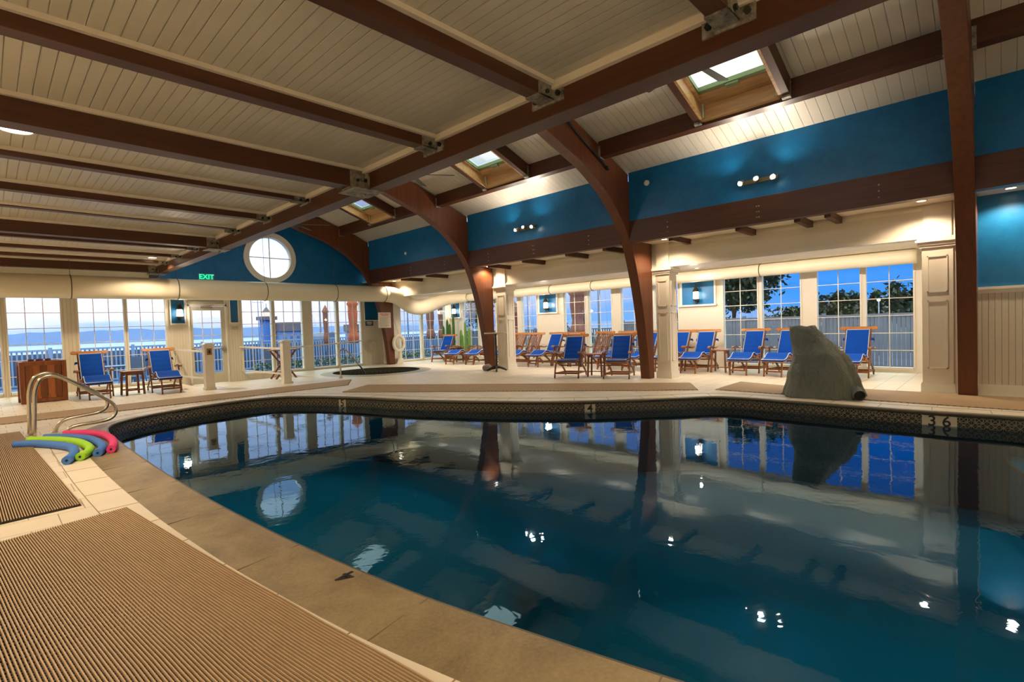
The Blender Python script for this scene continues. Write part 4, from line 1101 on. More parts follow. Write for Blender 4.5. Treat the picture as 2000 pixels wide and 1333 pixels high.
bm = BM(); bar(bm, (3.80, 16.9, .95), (3.80, YW, .45), .02, .02); obj('brace', bm, M['white'], r)
r = thing('handrail', 'white double handrail from the right railing post back to the wall', 'handrail', (0, 0, 0), 0, 'white handrails of the door ramp')
bm = BM(); bar(bm, (5.50, 13.76, .92), (5.60, YW, .94), .05, .045); obj('top_rail', bm, M['white'], r)
bm = BM(); bar(bm, (5.50, 13.76, .24), (5.60, YW, .20), .04, .04); obj('lower_rail', bm, M['white'], r)
bm = BM(); tube(bm, [(5.64, 13.78, .93), (7.7, 15.2, .95), (9.9, YW-.06, .95), (9.9, YW, .95)], .02, 8); o = obj('handrail', bm, M['trim']); tag(o, 'slim pale handrail running to the wall behind the spa', 'handrail')

# spa handrail
r = thing('spa_handrail', 'bent steel handrail at the edge of the round spa', 'handrail', (0, 0, 0))
bm = BM(); tube(bm, smooth_path([(6.98, 13.55, 0), (6.97, 13.54, .40), (6.97, 13.54, .70), (7.02, 13.56, .80), (7.16, 13.60, .80), (7.35, 13.66, .66), (7.62, 13.75, .38), (7.86, 13.83, .12), (7.92, 13.85, .0)], 5), .024, 10); obj('rail', bm, M['steel'], r)
bm = BM(); lathe(bm, [(.05, .0), (.05, .03), (.03, .05)], 14, (6.98, 13.55, 0)); obj('foot_flange', bm, M['steel'], r)

# pool grab rails
for yy, pts, lab in ((9.95, [(.38, .0), (.39, .38), (.40, .63), (.45, .80), (.54, .87), (.66, .86), (.92, .69), (1.15, .52), (1.26, .40), (1.25, .29), (1.15, .225), (.96, .20), (.80, .18), (.70, .12), (.64, .0)], 'farther steel grab rail at the pool corner'),
                     (9.62, [(.41, .0), (.43, .40), (.44, .62), (.49, .79), (.58, .85), (.70, .83), (.94, .66), (1.17, .48), (1.29, .36), (1.32, .24), (1.25, .15), (1.10, .12), (.90, .11), (.79, .08), (.73, .0)], 'nearer steel grab rail at the pool corner')):
    bm = BM(); tube(bm, smooth_path([(a, yy, b) for a, b in pts], 5), .0245, 12)
    r = thing('grab_rail', lab, 'grab rail', (0, 0, 0), 0, 'pair of steel grab rails'); obj('rail', bm, M['steel'], r)
    bm = BM()
    for x0 in (pts[0][0], pts[-1][0]): lathe(bm, [(.045, 0), (.045, .012), (.028, .022)], 14, (x0, yy, 0))
    obj('flange', bm, M['steel'], r)

# foam noodles
for mt, pts, lab, z_ in (('noodle_blue', [(.20, 8.98), (.39, 8.80), (.54, 8.50), (.655, 8.15), (.67, 7.82), (.62, 7.50), (.55, 7.26)], 'front blue foam noodle, its end nearest the floor mat', .047),
                     ('noodle_green', [(.34, 9.22), (.58, 8.90), (.74, 8.52), (.80, 8.15), (.805, 7.80), (.75, 7.54), (.67, 7.36)], 'lime green foam noodle', .047),
                     ('noodle_blue', [(.50, 9.26), (.72, 8.98), (.88, 8.60), (.93, 8.20), (.925, 7.80), (.88, 7.58), (.83, 7.42)], 'rear blue foam noodle between the green and pink ones', .047),
                     ('noodle_pink', [(.70, 9.30), (.90, 9.10), (1.04, 8.75), (1.07, 8.30), (1.05, 7.95), (1.01, 7.68), (.96, 7.48)], 'pink foam noodle lying on the pool coping', .055)):
    r = thing('pool_noodle', lab, 'pool noodle', (0, 0, 0), 0, 'bent foam pool noodles')
    pp = smooth_path([(a, b, z_) for a, b in pts], 6); bm = BM(); tube(bm, pp, .045, 18)
    obj('foam', bm, M[mt], r)
    d = (pp[-1]-pp[-2]).normalized(); bm = BM(); tube(bm, [pp[-1]-d*.02, pp[-1]+d*.0015], .013, 12); obj('bore_shade', bm, M['noodle_hole_shade'], r)  # solid dark plug painted for the shade of the hole

# duckboard mats: ribs over cross bars, from four corners (a0, a1 near edge; b0, b1 far edge); ribs run a->b
def matting(name, lab, a0, a1, b0, b1, pitch=.0155, cross=.03, rib=.52, edge=None):
    r = thing(name, lab, 'floor mat', (0, 0, 0), 0, 'tan ribbed floor mats')
    if edge is None: Rt = [V((a1[0], a1[1], 0)), V((b1[0], b1[1], 0))]; Lf = [V((a0[0], a0[1], 0)), V((b0[0], b0[1], 0))]
    else: Rt = [V((p[0], p[1], 0)) for p in edge]; n_ = len(Rt); Lf = [V((a0[0], a0[1], 0)).lerp(V((b0[0], b0[1], 0)), i/(n_-1))*.45+(p+V((a0[0]-edge[0][0], a0[1]-edge[0][1], 0)))*.55 for i, p in enumerate(Rt)]
    wA = (Rt[0]-Lf[0]).length; n = int(wA/pitch); bm = BM(); hw = pitch*rib/2
    for k in range(n+1):
        f_ = k/n; line = [l.lerp(q, f_) for l, q in zip(Lf, Rt)]; prev = None
        for i, p in enumerate(line):
            d = (line[min(i+1, len(line)-1)]-line[max(i-1, 0)]).normalized(); nv = V((-d.y, d.x, 0))*hw
            cur = [bm.verts.new(q) for q in (p-nv+V((0, 0, .008)), p-nv*.7+V((0, 0, .018)), p+nv*.7+V((0, 0, .018)), p+nv+V((0, 0, .008)))]
            if prev:
                for m_ in range(3): bm.faces.new((prev[m_], prev[m_+1], cur[m_+1], cur[m_]))
            prev = cur
    o = obj('ribs', bm, M['mat'], r, recalc=False)
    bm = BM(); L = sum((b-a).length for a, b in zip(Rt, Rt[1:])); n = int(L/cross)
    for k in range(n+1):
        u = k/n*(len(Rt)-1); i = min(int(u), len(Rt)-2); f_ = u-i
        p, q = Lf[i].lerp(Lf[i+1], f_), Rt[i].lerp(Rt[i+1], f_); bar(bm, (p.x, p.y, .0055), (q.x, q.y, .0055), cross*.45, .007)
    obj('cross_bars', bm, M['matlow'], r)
    return r
matting('floor_mat', 'large tan ribbed mat filling the lower left foreground', (-.70, .10), (1.24, .5), (-.62, 4.72), (.71, 4.97), edge=[(1.20, .50), (1.16, 1.0), (1.12, 1.45), (1.07, 1.87), (1.02, 2.22), (.98, 2.58), (.93, 2.95), (.85, 3.65), (.78, 4.32), (.71, 4.97)])
matting('floor_mat', 'brown ribbed mat at the left edge under the noodle end', (-.75, 5.25), (.48, 5.38), (-.8, 10.45), (.29, 10.50))
matting('floor_mat', 'long thin ribbed mat before the far left chairs, along the pool', (.0, 11.75), (.02, 12.70), (6.15, 11.62), (6.85, 12.75), .05, .08, .8)
matting('floor_mat', 'long thin tan mat in front of the lounge, between the spa and second arch', (9.30, 4.15), (10.22, 4.72), (5.38, 10.38), (6.40, 11.1), .05, .08, .8)
matting('floor_mat', 'short tan mat left of the grey draped cover', (9.50, 2.75), (10.55, 2.85), (9.52, 3.88), (10.86, 3.92), .05, .08, .8)
matting('floor_mat', 'long tan mat right of the grey draped cover, passing the nearest post', (9.40, -3.4), (10.65, -3.4), (9.46, 1.62), (10.72, 1.92), .05, .08, .8)

# ------------------------------------------------------------------ draped pool lift
r = thing('draped_pool_lift', 'pool lift hidden under a grey fabric cover standing at the pool edge', 'covered lift', (0, 0, 0))
bm = BM(); rings = []; NS = 72; NZ = 26
def lerp_tab(tab, z_):
    for (z0, v0), (z1, v1) in zip(tab, tab[1:]):
        if z_ <= z1: 
            k = (z_-z0)/(z1-z0); k = k*k*(3-2*k) if True else k
            return v0+(v1-v0)*k
    return tab[-1][1]
yl = [(0, 2.72), (.3, 2.64), (.7, 2.57), (1.17, 2.62), (1.2, 2.60)]
yr = [(0, 1.64), (.25, 1.67), (.48, 1.73), (.64, 1.80), (.80, 1.95), (1.0, 2.10), (1.13, 2.20), (1.2, 2.26)]
dx = [(0, .42), (.35, .36), (.64, .28), (.9, .17), (1.13, .11), (1.2, .08)]
cxv = [(0, 9.62), (.6, 9.60), (1.2, 9.58)]
for k in range(NZ+1):
    z_ = 1.17*k/NZ; L_, R_, D_, X_ = (lerp_tab(tb, z_) for tb in (yl, yr, dx, cxv)); ring = []
    cy, hy_ = (L_+R_)/2, (L_-R_)/2; fo = (1-z_/1.25)
    for q in range(NS):
        a = 2*PI*q/NS; c_, s__ = math.cos(a), math.sin(a)
        f_ = 1+fo*(.085*math.sin(5*a+1.2+z_)+.13*abs(math.sin(4*a+z_*1.6+.4))-.06+.05*abs(math.sin(9*a-z_*2))+.02*math.sin(21*a))+.03*math.sin(9*z_+3*a)*(1-fo*.5)
        sq = (abs(c_)**2.6+abs(s__)**2.6)**(-1/2.6)
        zz = z_+(.010*math.sin(5*a) if k == NZ else 0)
        if 0 < k < NZ: zz += .018*math.sin(4*a+z_*9)*z_
        ring.append(bm.verts.new((X_+D_*c_*sq*f_, cy+hy_*s__*sq*f_, max(zz, .004))))
    rings.append(ring)
for a, b in zip(rings, rings[1:]):
    for q in range(NS):
        f = bm.faces.new((a[q], a[(q+1) % NS], b[(q+1) % NS], b[q])); f.smooth = True
cv = bm.verts.new(sum((v_.co for v_ in rings[-1]), V((0, 0, 0)))/NS+V((0, 0, -.02)))
for q in range(NS): bm.faces.new((rings[-1][q], rings[-1][(q+1) % NS], cv))
o = obj('fabric_cover', bm, M['cover'], r)
bm = BM(); tube(bm, [(9.42, 1.66, .13), (9.34, 1.61, .10), (9.27, 1.57, .085)], [.10, .085, .08], 20, caps=False); sl = obj('cover_sleeve', bm, M['cover'], r)
bm = BM(); tube(bm, [(9.31, 1.595, .093), (9.30, 1.588, .09)], .074, 20); obj('opening_shade', bm, M['cover_shade'], sl)  # dark disc painted for the shade within the sleeve

# ------------------------------------------------------------------ spa corner: ring, notices, hose
bm = BM(); R0, r0 = .23, .062
tube(bm, [(10.98+R0*math.cos(2*PI*k/40), 16.62, .80+R0*1.25*math.sin(2*PI*k/40)) for k in range(40)], r0, 14, True)
r = thing('life_ring', 'cream life ring hanging on the white pier right of the farthest arch', 'life ring', (0, 0, 0)); obj('ring', bm, M['foamwhite'], r)
bm = BM(); tube(bm, [(10.98+.17*math.cos(2*PI*k/24), 16.60, .78+.21*math.sin(2*PI*k/24)) for k in range(24)], .008, 6, True); tube(bm, [(11.0, 16.96, 1.75), (11.0, 16.62, 1.12), (11.0, 16.68, .12)], .009, 6); obj('rope', bm, M['hose'], r)
r = thing('notice_board', 'white notice with red heading on the farthest arch post', 'notice', (0, 0, 0))
bm = BM(); box(bm, (10.17, 16.665, 1.40), (10.70, 16.695, 1.98)); obj('board', bm, M['paper'], r, bevel=.006)
bm = BM()
for k, (x0, x1) in enumerate(((10.25, 10.36), (10.38, 10.42), (10.44, 10.56), (10.58, 10.63))): box(bm, (x0, 16.662, 1.90), (x1, 16.665, 1.93))
box(bm, (10.30, 16.662, 1.855), (10.58, 16.665, 1.875)); obj('heading', bm, M['redink'], r)
bm = BM()
for k in range(11): box(bm, (10.22, 16.662, 1.80-.034*k), (10.64-.05*((k*7) % 3), 16.665, 1.808-.034*k))
obj('print', bm, M['greyink'], r)
r = thing('wall_sign', 'small blue sign on the white pier left of the farthest arch', 'sign', (0, 0, 0))
bm = BM(); box(bm, (10.03, YW-.035, 1.50), (10.36, YW-.02, 1.70)); obj('plate', bm, M['signblue'], r)
bm = BM(); box(bm, (10.09, YW-.038, 1.62), (10.30, YW-.035, 1.645)); box(bm, (10.08, YW-.038, 1.58), (10.31, YW-.035, 1.60)); box(bm, (10.12, YW-.038, 1.545), (10.27, YW-.035, 1.56)); obj('lettering', bm, M['paper'], r)
r = thing('wall_sign', 'small pale plaque on the white pier right of the glazed door', 'sign', (0, 0, 0))
bm = BM(); box(bm, (5.37, YW-.02, 1.50), (5.58, YW, 1.60)); obj('plate', bm, simple('plaque', (.50, .46, .34), .4), r)
bm = BM()
for k in range(3): box(bm, (5.39, YW-.022, 1.575-.025*k), (5.56, YW-.02, 1.583-.025*k))
obj('lettering', bm, M['greyink'], r)
bm = BM(); pts = []
for k in range(60):
    a = k*2*PI/14; pts.append((10.15+.012*k*.2+(.22-.0015*k)*math.cos(a), YW-.05-.0006*k, .72+(.24-.001*k)*math.sin(a)))
tube(bm, pts, .011, 6); o = obj('coiled_hose', bm, M['hose']); tag(o, 'pale hose hanging in loops on the beadboard pier by the spa', 'hose')
bm = BM(); prism(bm, [(10.95, 0), (11.25, 0), (11.25, .20), (11.02, .20)], 1, 16.75, 16.97); o = obj('equipment_box', bm, M['foamwhite'], bevel=.01); tag(o, 'small pale box on the floor beside the farthest arch foot', 'box')

# exit sign
r = thing('exit_sign', 'green lit EXIT sign above the duct', 'exit sign', (4.72, YW-.10, 3.10))
bm = BM(); box(bm, (-.20, -.03, -.10), (.20, .03, .10)); obj('housing', bm, simple('exit_housing', (.30, .30, .26), .4), r)
bm = BM(); box(bm, (-.175, -.036, -.085), (.175, -.03, .085)); obj('face', bm, M['exitback'], r)
text('lettering', 'EXIT', .20, (0, -.040, 0), (PI/2, 0, 0), M['exitgreen'], r, .003)
bm = BM(); box(bm, (-.02, .03, -.02), (.02, .10, .02)); obj('mount', bm, M['iron'], r)
# detectors on the blue wall
for y_, z_, rad, lab in ((5.42, 4.27, .06, 'round white detector high on the blue wall beside the second arch'), (14.35, 3.86, .05, 'small white detector on the blue wall near the farthest arch')):
    bm = BM(); tube(bm, [(9.90, y_, z_), (9.87, y_, z_), (9.86, y_, z_)], [rad, rad, rad*.6], 18); o = obj('wall_detector', bm, M['trim']); tag(o, lab, 'detector')
# dark pipe along the second arch
bm = BM(); tube(bm, [(7.3, 5.82, 5.30), (8.98, 5.82, 4.52)], .022, 8); tube(bm, [(8.98, 5.82, 4.52), (9.05, 5.82, 4.49)], .035, 8)
o = obj('conduit_pipe', bm, M['iron']); tag(o, 'dark pipe clipped along the side of the second arch', 'pipe')

# ------------------------------------------------------------------ depth markers (tiles with numbers)
def marker(lab, body, px, pyy, z0, nrm, w_, h_, size):
    """white tile on the pool wall; nrm = outward horizontal direction"""
    a = math.atan2(nrm[1], nrm[0]); r = thing('depth_marker', lab, 'depth marker', (px, pyy, z0), a, 'pool depth markers')
    bm = BM(); box(bm, (.0, -w_/2, -h_/2), (.010, w_/2, h_/2)); obj('tile', bm, simple('marker_tile', (.60, .55, .42), .3), r)
    text('numeral', body, size, (.0115, 0, 0), (PI/2, 0, PI/2), M['black'], r, .001)
def on_edge(x_, y_):
    best = min(range(NP), key=lambda i: (pin[i].x-x_)**2+(pin[i].y-y_)**2)
    d = (pin[(best+1) % NP]-pin[best-1]).normalized(); nv = V((d.y, -d.x, 0))*(1 if loop_sign > 0 else -1)
    return pin[best], nv
p, nv = on_edge(7.2, 5.0); marker('white tile with black 4 on the far pool edge', '4', p.x+nv.x*.002, p.y+nv.y*.002, -.125, nv, .18, .15, .19)
p, nv = on_edge(4.93, 9.6); marker('white tile with black 5 on the far pool edge', '5', p.x+nv.x*.002, p.y+nv.y*.002, -.125, nv, .18, .15, .19)
p, nv = on_edge(8.76, .70); marker('white double tile with black 3 6 on the pool edge at right', '3 6', p.x+nv.x*.002, p.y+nv.y*.002, -.125, nv, .36, .15, .19)
o = text('depth_numeral', '4', .16, (1.31, 2.57, .013), (0, 0, math.radians(102)), M['black'], None, .0008); tag(o, 'black 4 painted on the near stone coping', 'depth marker')
r = thing('depth_marker', 'white tile with black 3 inside the round spa edge', 'depth marker', (7.46, 14.02, -.02), math.radians(20), 'pool depth markers')
r.location = (SC.x+1.37*math.cos(math.radians(200)), SC.y+1.37*math.sin(math.radians(200)), -.06)
bm = BM(); box(bm, (-.01, -.08, -.07), (.0, .08, .07)); obj('tile', bm, simple('marker_tile2', (.60, .55, .42), .3), r); text('numeral', '3', .15, (.002, 0, 0), (PI/2, 0, PI/2), M['black'], r, .001)

# ------------------------------------------------------------------ cacti in the corner
def cactus(x_, y_, cols_, mt, lab):
    r = thing('potted_cactus', lab, 'cactus', (x_, y_, 0), 0, 'potted cacti in the lounge corner')
    bm = BM(); lathe(bm, [(.12, 0), (.17, .30), (.19, .32), (.17, .33), (.15, .30), (0, .30)], 18); obj('pot', bm, M['pot'], r)
    for (cx, cy, h_, lean) in cols_:
        bm = BM(); n = 14; rings = []
        for k in range(n+1):
            t_ = k/n; rad = .055*(1-.25*t_)*(math.sqrt(max(0, 1-((t_-.85)/.15)**2)) if t_ > .85 else 1)
            if rad < .004: rad = .004
            rings.append([bm.verts.new((cx+lean*t_*h_+rad*(1+.22*math.cos(7*a))*math.cos(a), cy+rad*(1+.22*math.cos(7*a))*math.sin(a), .28+t_*h_)) for a in [2*PI*q/28 for q in range(28)]])
        for a, b in zip(rings, rings[1:]):
            for q in range(28): bm.faces.new((a[q], a[(q+1) % 28], b[(q+1) % 28], b[q]))
        bm.faces.new(rings[-1]); obj('stem', bm, mt, r)
cactus(13.6, 16.85, [(-.02, .30, 1.15, 0), (.02, .08, 1.42, 0), (0, -.1, 1.22, .0), (.0, -.35, 1.58, 0)], M['cactus'], 'tall dark columnar cactus behind the farthest deck chair')
cactus(13.6, 15.75, [(.0, .0, 1.30, 0), (.05, -.16, 1.05, 0), (-.02, .18, .75, .0), (0, .28, .95, 0)], M['cactusl'], 'light green columnar cactus just left of the third arch')

# ------------------------------------------------------------------ outside
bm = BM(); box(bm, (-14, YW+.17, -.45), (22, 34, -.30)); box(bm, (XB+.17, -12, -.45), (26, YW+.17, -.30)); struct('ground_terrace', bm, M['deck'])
bm = BM(); vs = [bm.verts.new(p) for p in ((-600, -300, -2.2), (900, -300, -2.2), (900, 1400, -2.2), (-600, 1400, -2.2))]; bm.faces.new(vs); struct('sea', bm, M['sea'])
bm = BM(); box(bm, (26.5, -120, -2.3), (200, 42, -.4)); struct('ground_inland', bm, simple('dark_grass', (.03, .05, .05), .9))
def ridge(name, p0, p1, hfun, n=60, thick=40, seed=1):
    rnd = random.Random(seed); bm = BM(); p0, p1 = V((*p0, 0)), V((*p1, 0)); d = (p1-p0).normalized(); nv = V((-d.y, d.x, 0)); A = []
    for k in range(n+1):
        p = p0.lerp(p1, k/n); h_ = hfun(k/n)*(1+.1*rnd.uniform(-1, 1))
        A.append([bm.verts.new((p.x, p.y, -2.3)), bm.verts.new((p.x+nv.x*thick*.3, p.y+nv.y*thick*.3, h_)), bm.verts.new((p.x+nv.x*thick, p.y+nv.y*thick, -2.3))])
    for a, b in zip(A, A[1:]): bm.faces.new((a[0], b[0], b[1], a[1])); bm.faces.new((a[1], b[1], b[2], a[2]))
    return struct(name, bm, M['land'])
ridge('hills_far', (-60, 500), (420, 420), lambda t_: 5.5+2*math.sin(5*t_))
ridge('hills_near', (260, 260), (420, 20), lambda t_: 5+3*math.sin(3+6*t_), seed=3)
# railing fence of the terrace toward the harbour
def picket(lab, x0, x1, y_, z0, z1, pitch, wd, mt, axis=1, gr='outdoor fences', postw=.10):
    r = thing('picket_fence', lab, 'fence', (0, 0, 0), 0, gr)
    def B(bm, a, b, d0, d1, za, zb):
        if axis == 1: box(bm, (a, y_+d0, za), (b, y_+d1, zb))
        else: box(bm, (y_+d0, a, za), (y_+d1, b, zb))
    bm = BM(); n = int((x1-x0)/pitch)
    for k in range(n): B(bm, x0+k*pitch, x0+k*pitch+wd, 0, .02, z0+.02, z1-.06)
    obj('pickets', bm, mt, r)
    bm = BM(); B(bm, x0, x1, -.03, .04, z1-.07, z1); B(bm, x0, x1, -.02, .03, z0+.05, z0+.11); obj('rails', bm, mt, r)
    bm = BM(); n = int((x1-x0)/2.4)
    for k in range(n+1): B(bm, x0+k*2.4-postw/2, x0+k*2.4+postw/2, -.05, .05, z0, z1+.06)
    obj('posts', bm, mt, r)
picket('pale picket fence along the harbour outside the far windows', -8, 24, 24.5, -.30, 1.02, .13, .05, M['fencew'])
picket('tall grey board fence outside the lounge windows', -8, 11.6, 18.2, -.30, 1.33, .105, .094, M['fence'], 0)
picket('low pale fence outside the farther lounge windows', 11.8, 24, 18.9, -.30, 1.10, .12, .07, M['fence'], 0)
bm = BM(); box(bm, (-8, 24.9, -.44), (22, 25.2, .86)); struct('wall_harbour', bm, M['navy'])
# closed umbrellas
def umbrella(x_, y_, h_, mt, lab, wd=.20, low=.75):
    r = thing('closed_umbrella', lab, 'umbrella', (x_, y_, -.30), 0, 'closed patio umbrellas')
    bm = BM(); tube(bm, [(0, 0, 0), (0, 0, h_+.3)], .022, 8); obj('pole', bm, M['mast'], r)
    bm = BM(); n = 18; rings = []
    for k in range(n+1):
        t_ = k/n; z_ = low+.3+(h_-low)*t_
        base = [(0, .9), (.12, 1.15), (.25, .85), (.33, .74), (.42, .88), (.62, 1.0), (.80, .95), (.84, 1.25), (.88, .9), (1, .12)]
        rad = wd*lerp_tab(base, t_)
        rings.append([bm.verts.new((rad*(1+.18*math.cos(6*a))*math.cos(a), rad*(1+.18*math.cos(6*a))*math.sin(a), z_)) for a in [2*PI*q/24 for q in range(24)]])
    for a, b in zip(rings, rings[1:]):
        for q in range(24): f = bm.faces.new((a[q], a[(q+1) % 24], b[(q+1) % 24], b[q])); f.smooth = True
    bm.faces.new(rings[0]); bm.faces.new(rings[-1]); obj('canopy', bm, mt, r)
    bm = BM(); lathe(bm, [(.28, 0), (.28, .06), (.04, .09), (.04, .25)], 18); obj('base', bm, M['mast'], r)
umbrella(11.95, 21.8, 2.95, M['umbrella'], 'orange-brown closed umbrella seen through the far window left of the farthest arch', .21)
umbrella(11.35, 23.3, 2.6, M['umbrelladark'], 'slim brown closed umbrella behind the window bar, left of the orange one', .12)
umbrella(17.0, 12.6, 2.95, M['umbrelladark'], 'dark brown closed umbrella seen through the middle lounge window', .26)
umbrella(17.6, 16.8, 2.5, M['umbrelladark'], 'closed umbrella seen through the window beside the third pilaster', .2)
umbrella(16.7, 22.2, 2.7, M['umbrelladark'], 'left of two closed umbrellas seen past the flexible duct', .2)
umbrella(17.3, 21.9, 2.7, M['umbrelladark'], 'right of two closed umbrellas seen past the flexible duct', .22)
# lighthouse building
r = thing('lighthouse', 'square blue lighthouse tower seen through the far windows', 'lighthouse', (22.25, 60, 0))
bm = BM(); prism(bm, [(-.62, -2.3), (.62, -2.3), (.56, 2.85), (-.56, 2.85)], 1, -.6, .6); obj('tower', bm, M['lhblue'], r)
bm = BM(); box(bm, (-.85, -.85, 2.82), (.85, .85, 3.22)); obj('gallery', bm, M['houseroof'], r)
bm = BM(); lathe(bm, [(.36, 3.2), (.36, 3.72)], 8, smooth=False); obj('lantern_room', bm, emis('beacon', (1, .8, .65), .9), r)
bm = BM(); lathe(bm, [(.50, 3.70), (.06, 4.28), (.03, 4.30), (.03, 4.70)], 8, smooth=False); obj('roof', bm, M['houseroof'], r)
r = thing('harbour_house', 'long dark-roofed harbour house right of the lighthouse', 'house', (24.75, 60, 0))
bm = BM(); box(bm, (-1.7, -1.5, -2.3), (1.75, 1.5, 1.55)); obj('walls', bm, M['house'], r)
bm = BM(); prism(bm, [(-1.8, 1.5), (1.95, 1.5), (1.15, 2.5), (-1.8, 2.5)], 1, -1.7, 1.7); obj('roof', bm, M['houseroof'], r)
bm = BM()
for k in range(4): box(bm, (-1.3+.75*k, -1.53, .2), (-1.0+.75*k, -1.5, .9))
obj('window', bm, M['navy'], r)
r = thing('harbour_house', 'low dark harbour building at the right edge of the far windows', 'house', (22.6, 40, 0))
bm = BM(); box(bm, (-.9, -1, -2.3), (1.2, 1, 1.3)); obj('walls', bm, M['house'], r)
bm = BM(); prism(bm, [(-1.0, 1.25), (1.3, 1.25), (1.3, 1.85), (-1.0, 1.85)], 1, -1.1, 1.1); obj('roof', bm, M['houseroof'], r)
# masts and covered boat
def mast(x_, y_, h_, lab, rad=.05):
    r = thing('sail_mast', lab, 'mast', (x_, y_, -2.2), 0, 'boat masts in the harbour')
    bm = BM(); tube(bm, [(0, 0, 0), (0, 0, h_)], [rad, rad*.6], 8); obj('spar', bm, M['mast'], r)
    bm = BM(); tube(bm, [(-rad*9, 0, h_*.72), (rad*9, 0, h_*.72)], rad*.4, 6)
    for s in (-1, 1): tube(bm, [(s*rad*9, 0, h_*.72), (0, 0, h_*.97)], .012, 4); tube(bm, [(s*rad*9, 0, h_*.72), (s*rad*14, 0, .5)], .012, 4)
    obj('rigging', bm, M['mast'], r)
mast(20.3, 57, 9.5, 'thin mast left of the lighthouse', .06); mast(20.2, 42.5, 9.5, 'stout mast rising behind the covered boat', .09); mast(27.5, 60, 6, 'leaning mast right of the harbour house', .05)
mast(33, 48, 12, 'pole seen through the lounge windows right of the third arch', .09); mast(26, 23.5, 8, 'dark pole beside the tree in the middle lounge window', .05); mast(30, 20.4, 9, 'wooden pole seen through the window left of the second arch', .09)
r = thing('covered_boat', 'dark blue canopied boat moored outside the far windows', 'boat', (18.9, 39.6, -2.2))
bm = BM(); A = []
for t_ in [k/12 for k in range(13)]:
    w_ = 1.2*math.sin(PI*(.12+.88*t_)**.8)**.6 if t_ < 1 else .05; A.append([bm.verts.new((x_*w_*.8, -3+6*t_, z_)) for x_, z_ in ((-1, 2.1+.3*t_), (-.8, .8), (0, .3), (.8, .8), (1, 2.1+.3*t_))])
for a, b in zip(A, A[1:]):
    for k in range(4): bm.faces.new((a[k], a[k+1], b[k+1], b[k]))
    bm.faces.new((a[4], a[0], b[0], b[4]))
bm.faces.new(A[0]); obj('hull', bm, M['navy'], r)
bm = BM(); prism(bm, [(.62*math.cos(PI*k/10), 3.0+.45*math.sin(PI*k/10)) for k in range(11)]+[(-.6, 2.3), (.6, 2.3)], 1, -1.8, 1.2); obj('canopy', bm, M['navy'], r)
# terrace furniture outside the far windows
OC = 'dark patio chairs on the terrace'
def patio_chair(x_, y_, rz, lab):
    r = thing('patio_chair', lab, 'patio chair', (x_, y_, -.30), rz, OC)
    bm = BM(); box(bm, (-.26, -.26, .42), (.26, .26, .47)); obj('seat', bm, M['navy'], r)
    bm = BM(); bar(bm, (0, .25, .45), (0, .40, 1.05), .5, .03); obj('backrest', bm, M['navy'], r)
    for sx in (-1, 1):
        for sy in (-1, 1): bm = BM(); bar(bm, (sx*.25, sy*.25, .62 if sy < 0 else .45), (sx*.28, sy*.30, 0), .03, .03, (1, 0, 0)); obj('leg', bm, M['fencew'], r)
    return r
for k, (x_, y_, rz, lab) in enumerate(((.9, 18.9, .3, 'patio chair outside the leftmost far window'), (3.1, 19.2, -.5, 'patio chair outside the window behind the small square table'), (7.5, 19.5, .2, 'patio chair outside the window behind the folding table'),
                                 (9.6, 20.4, -2.2, 'patio chair outside the window behind the spa rail'), (8.9, 22.3, 1.2, 'patio chair on the terrace near the covered boat'), (13.5, 19.8, .6, 'patio chair outside the corner window under the flexible duct'), (16.4, 15.9, 1.5, 'patterned metal patio chair outside beside the third pilaster'), (16.1, 10.0, 1.8, 'patio chair outside behind the slatted deck chair'))):
    patio_chair(x_, y_, rz, lab)
r = thing('patio_table', 'dark patio table with benches outside the left windows', 'patio table', (2.6, 20.8, -.30))
bm = BM(); box(bm, (-.9, -.45, .70), (.9, .45, .75)); obj('table_top', bm, M['navy'], r)
for sx in (-.75, .75):
    for sy in (-.35, .35): bm = BM(); box(bm, (sx-.04, sy-.04, 0), (sx+.04, sy+.04, .70)); obj('leg', bm, M['navy'], r)
def planter(x_, y_, L_, lab):
    r = thing('shrub_planter', lab, 'planter', (x_, y_, -.30), 0, 'planted troughs on the terrace')
    bm = BM(); box(bm, (-L_/2, -.2, 0), (L_/2, .2, .38)); obj('trough', bm, M['fencew'], r)
    bm = BM(); rnd = random.Random(int(x_*10))
    for k in range(int(260*L_)):
        c = V((rnd.uniform(-L_/2, L_/2), rnd.uniform(-.22, .22), rnd.uniform(.36, .62))); a = V((rnd.uniform(-1, 1), rnd.uniform(-1, 1), rnd.uniform(-1, 1))).normalized()*.05; b = a.cross(V((rnd.random(), rnd.random(), 1))).normalized()*.03
        bm.faces.new([bm.verts.new(c+q) for q in (a+b*0, b, -a, -b)])
    obj('foliage', bm, simple('planter_leaf%d' % int(x_*10), (.10, .17, .12), .7, var=.3), r, recalc=False)
planter(7.4, 18.35, 2.2, 'planted trough outside the window behind the folding table'); planter(9.6, 18.5, 2.0, 'planted trough outside the window behind the spa'); planter(12.7, 18.6, 2.3, 'planted trough outside the corner window')
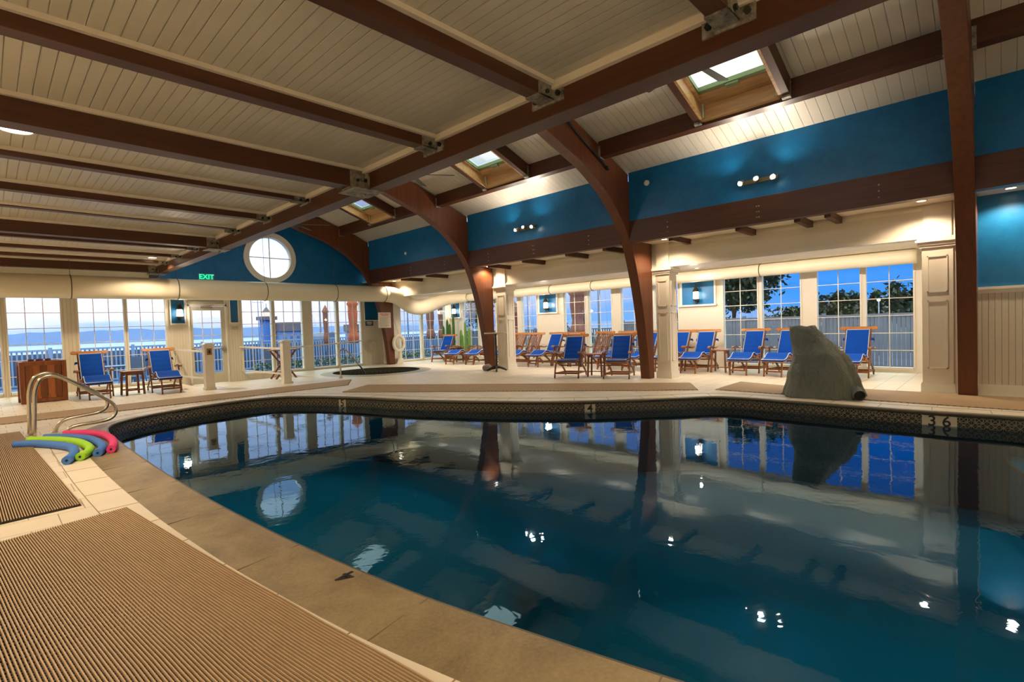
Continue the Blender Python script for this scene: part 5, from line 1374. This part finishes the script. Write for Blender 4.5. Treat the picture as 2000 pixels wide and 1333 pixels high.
# trees inland
def tree(x_, y_, h_, rad, lab, seed, nl=2600, trunk=.12, conic=False, sparse=False, z0=-.4, leaf=.16):
    rnd = random.Random(seed); r = thing('tree', lab, 'tree', (x_, y_, z0), 0, 'trees outside')
    bm = BM(); tube(bm, [(0, 0, 0), (rnd.uniform(-.1, .1), .05, h_*.4), (0, rnd.uniform(-.2, .2), h_*.8)], [trunk, trunk*.7, trunk*.25], 8)
    bl = []
    for k in range(9):
        a = rnd.uniform(0, 2*PI); q = V((math.cos(a)*rad*.7, math.sin(a)*rad*.7, h_*rnd.uniform(.55, .9))); bl.append(q); tube(bm, [(0, 0, h_*rnd.uniform(.3, .5)), tuple(q*.6+V((0, 0, q.z*.35))), tuple(q)], [trunk*.35, trunk*.2, trunk*.08], 5)
    obj('trunk', bm, M['bark'], r)
    bm = BM(); cl = [V((rnd.gauss(0, rad*.42), rnd.gauss(0, rad*.42), h_*rnd.uniform(.45, 1.0))) for _ in range(26 if not sparse else 14)]+bl
    for k in range(nl):
        if conic:
            t_ = rnd.random()**.6; a = rnd.uniform(0, 2*PI); rr = rad*t_*rnd.random()**.5; c = V((rr*math.cos(a), rr*math.sin(a), h_*(1-t_)+.3))
        else:
            q = rnd.choice(cl); c = q+V((rnd.gauss(0, rad*.17), rnd.gauss(0, rad*.17), rnd.gauss(0, h_*.055)))
        a = V((rnd.uniform(-1, 1), rnd.uniform(-1, 1), rnd.uniform(-1, 1))).normalized()*leaf*rnd.uniform(.6, 1.2); b = a.cross(V((rnd.random(), rnd.random(), 1))).normalized()*leaf*.5
        bm.faces.new([bm.verts.new(c+q_) for q_ in (a, b, -a, -b)])
    obj('crown', bm, M['leaf'], r, recalc=False)
tree(29, 10.7, 5.2, 1.9, 'large dark tree filling the window right of the nearest lantern', 3, 5200)
tree(33, 8.6, 2.1, .8, 'small rounded bush beside the large dark tree', 4, 700, .06)
tree(32, 6.3, 2.7, .7, 'dark tree before the low building, above the grey cover', 5, 1500)
tree(33, 5.1, 2.7, .5, 'narrow dark tree right of the low building', 6, 1200)
tree(27, 2.75, 3.0, .85, 'spreading dark tree at the right end of the lounge windows', 8, 1500)
tree(38, 1.6, 2.5, 2.0, 'broad dark tree low at the right end of the lounge windows', 9, 2400)
tree(25.5, 28.0, 4.6, 1.4, 'airy tree seen beside the third pilaster', 10, 1600, .07, leaf=.12)
tree(30, 24.2, 2.9, 1.5, 'dark conifer left of the dark umbrella', 11, 1500, .08, True)
tree(30, 21.8, 2.3, 1.0, 'small dark conifer right of the dark umbrella', 12, 1000, .06, True)
tree(34, 16.0, 2.3, 2.6, 'low dark bushes seen left of the second arch', 13, 1500, .06)
tree(42, 9.5, 2.3, 3.0, 'distant dark bushes behind the board fence', 14, 2000, .06)
r = thing('low_house', 'low lit house beyond the fence, above the grey draped cover', 'house', (36, 6.6, -.4))
bm = BM(); box(bm, (-1, -1.8, 0), (1, 1.6, 2.0)); obj('walls', bm, simple('olive_wall', (.10, .11, .08), .8), r)
bm = BM(); prism(bm, [(-2.0, 2.0), (1.8, 2.0), (1.5, 2.45), (-1.7, 2.45)], 0, -1.2, 1.2); obj('roof', bm, M['houseroof'], r)
bm = BM(); box(bm, (-1.02, .9, 1.1), (-1, 1.35, 1.5)); obj('lit_window', bm, M['lit'], r)
bm = BM(); bmesh.ops.create_uvsphere(bm, u_segments=12, v_segments=8, radius=.055, matrix=Matrix.Translation((0, 0, 2.25))); r = thing('lamp_reflection', 'bright blob standing for a lamp reflection in the right lounge window', 'lamp', (24, 3.42, -.4)); obj('globe', bm, M['tank'], r)  # glowing globe added outside to stand for a lamp's reflection in the glass
bm = BM(); tube(bm, [(0, 0, 0), (0, 0, 2.2)], .02, 6); obj('post', bm, M['mast'], r)
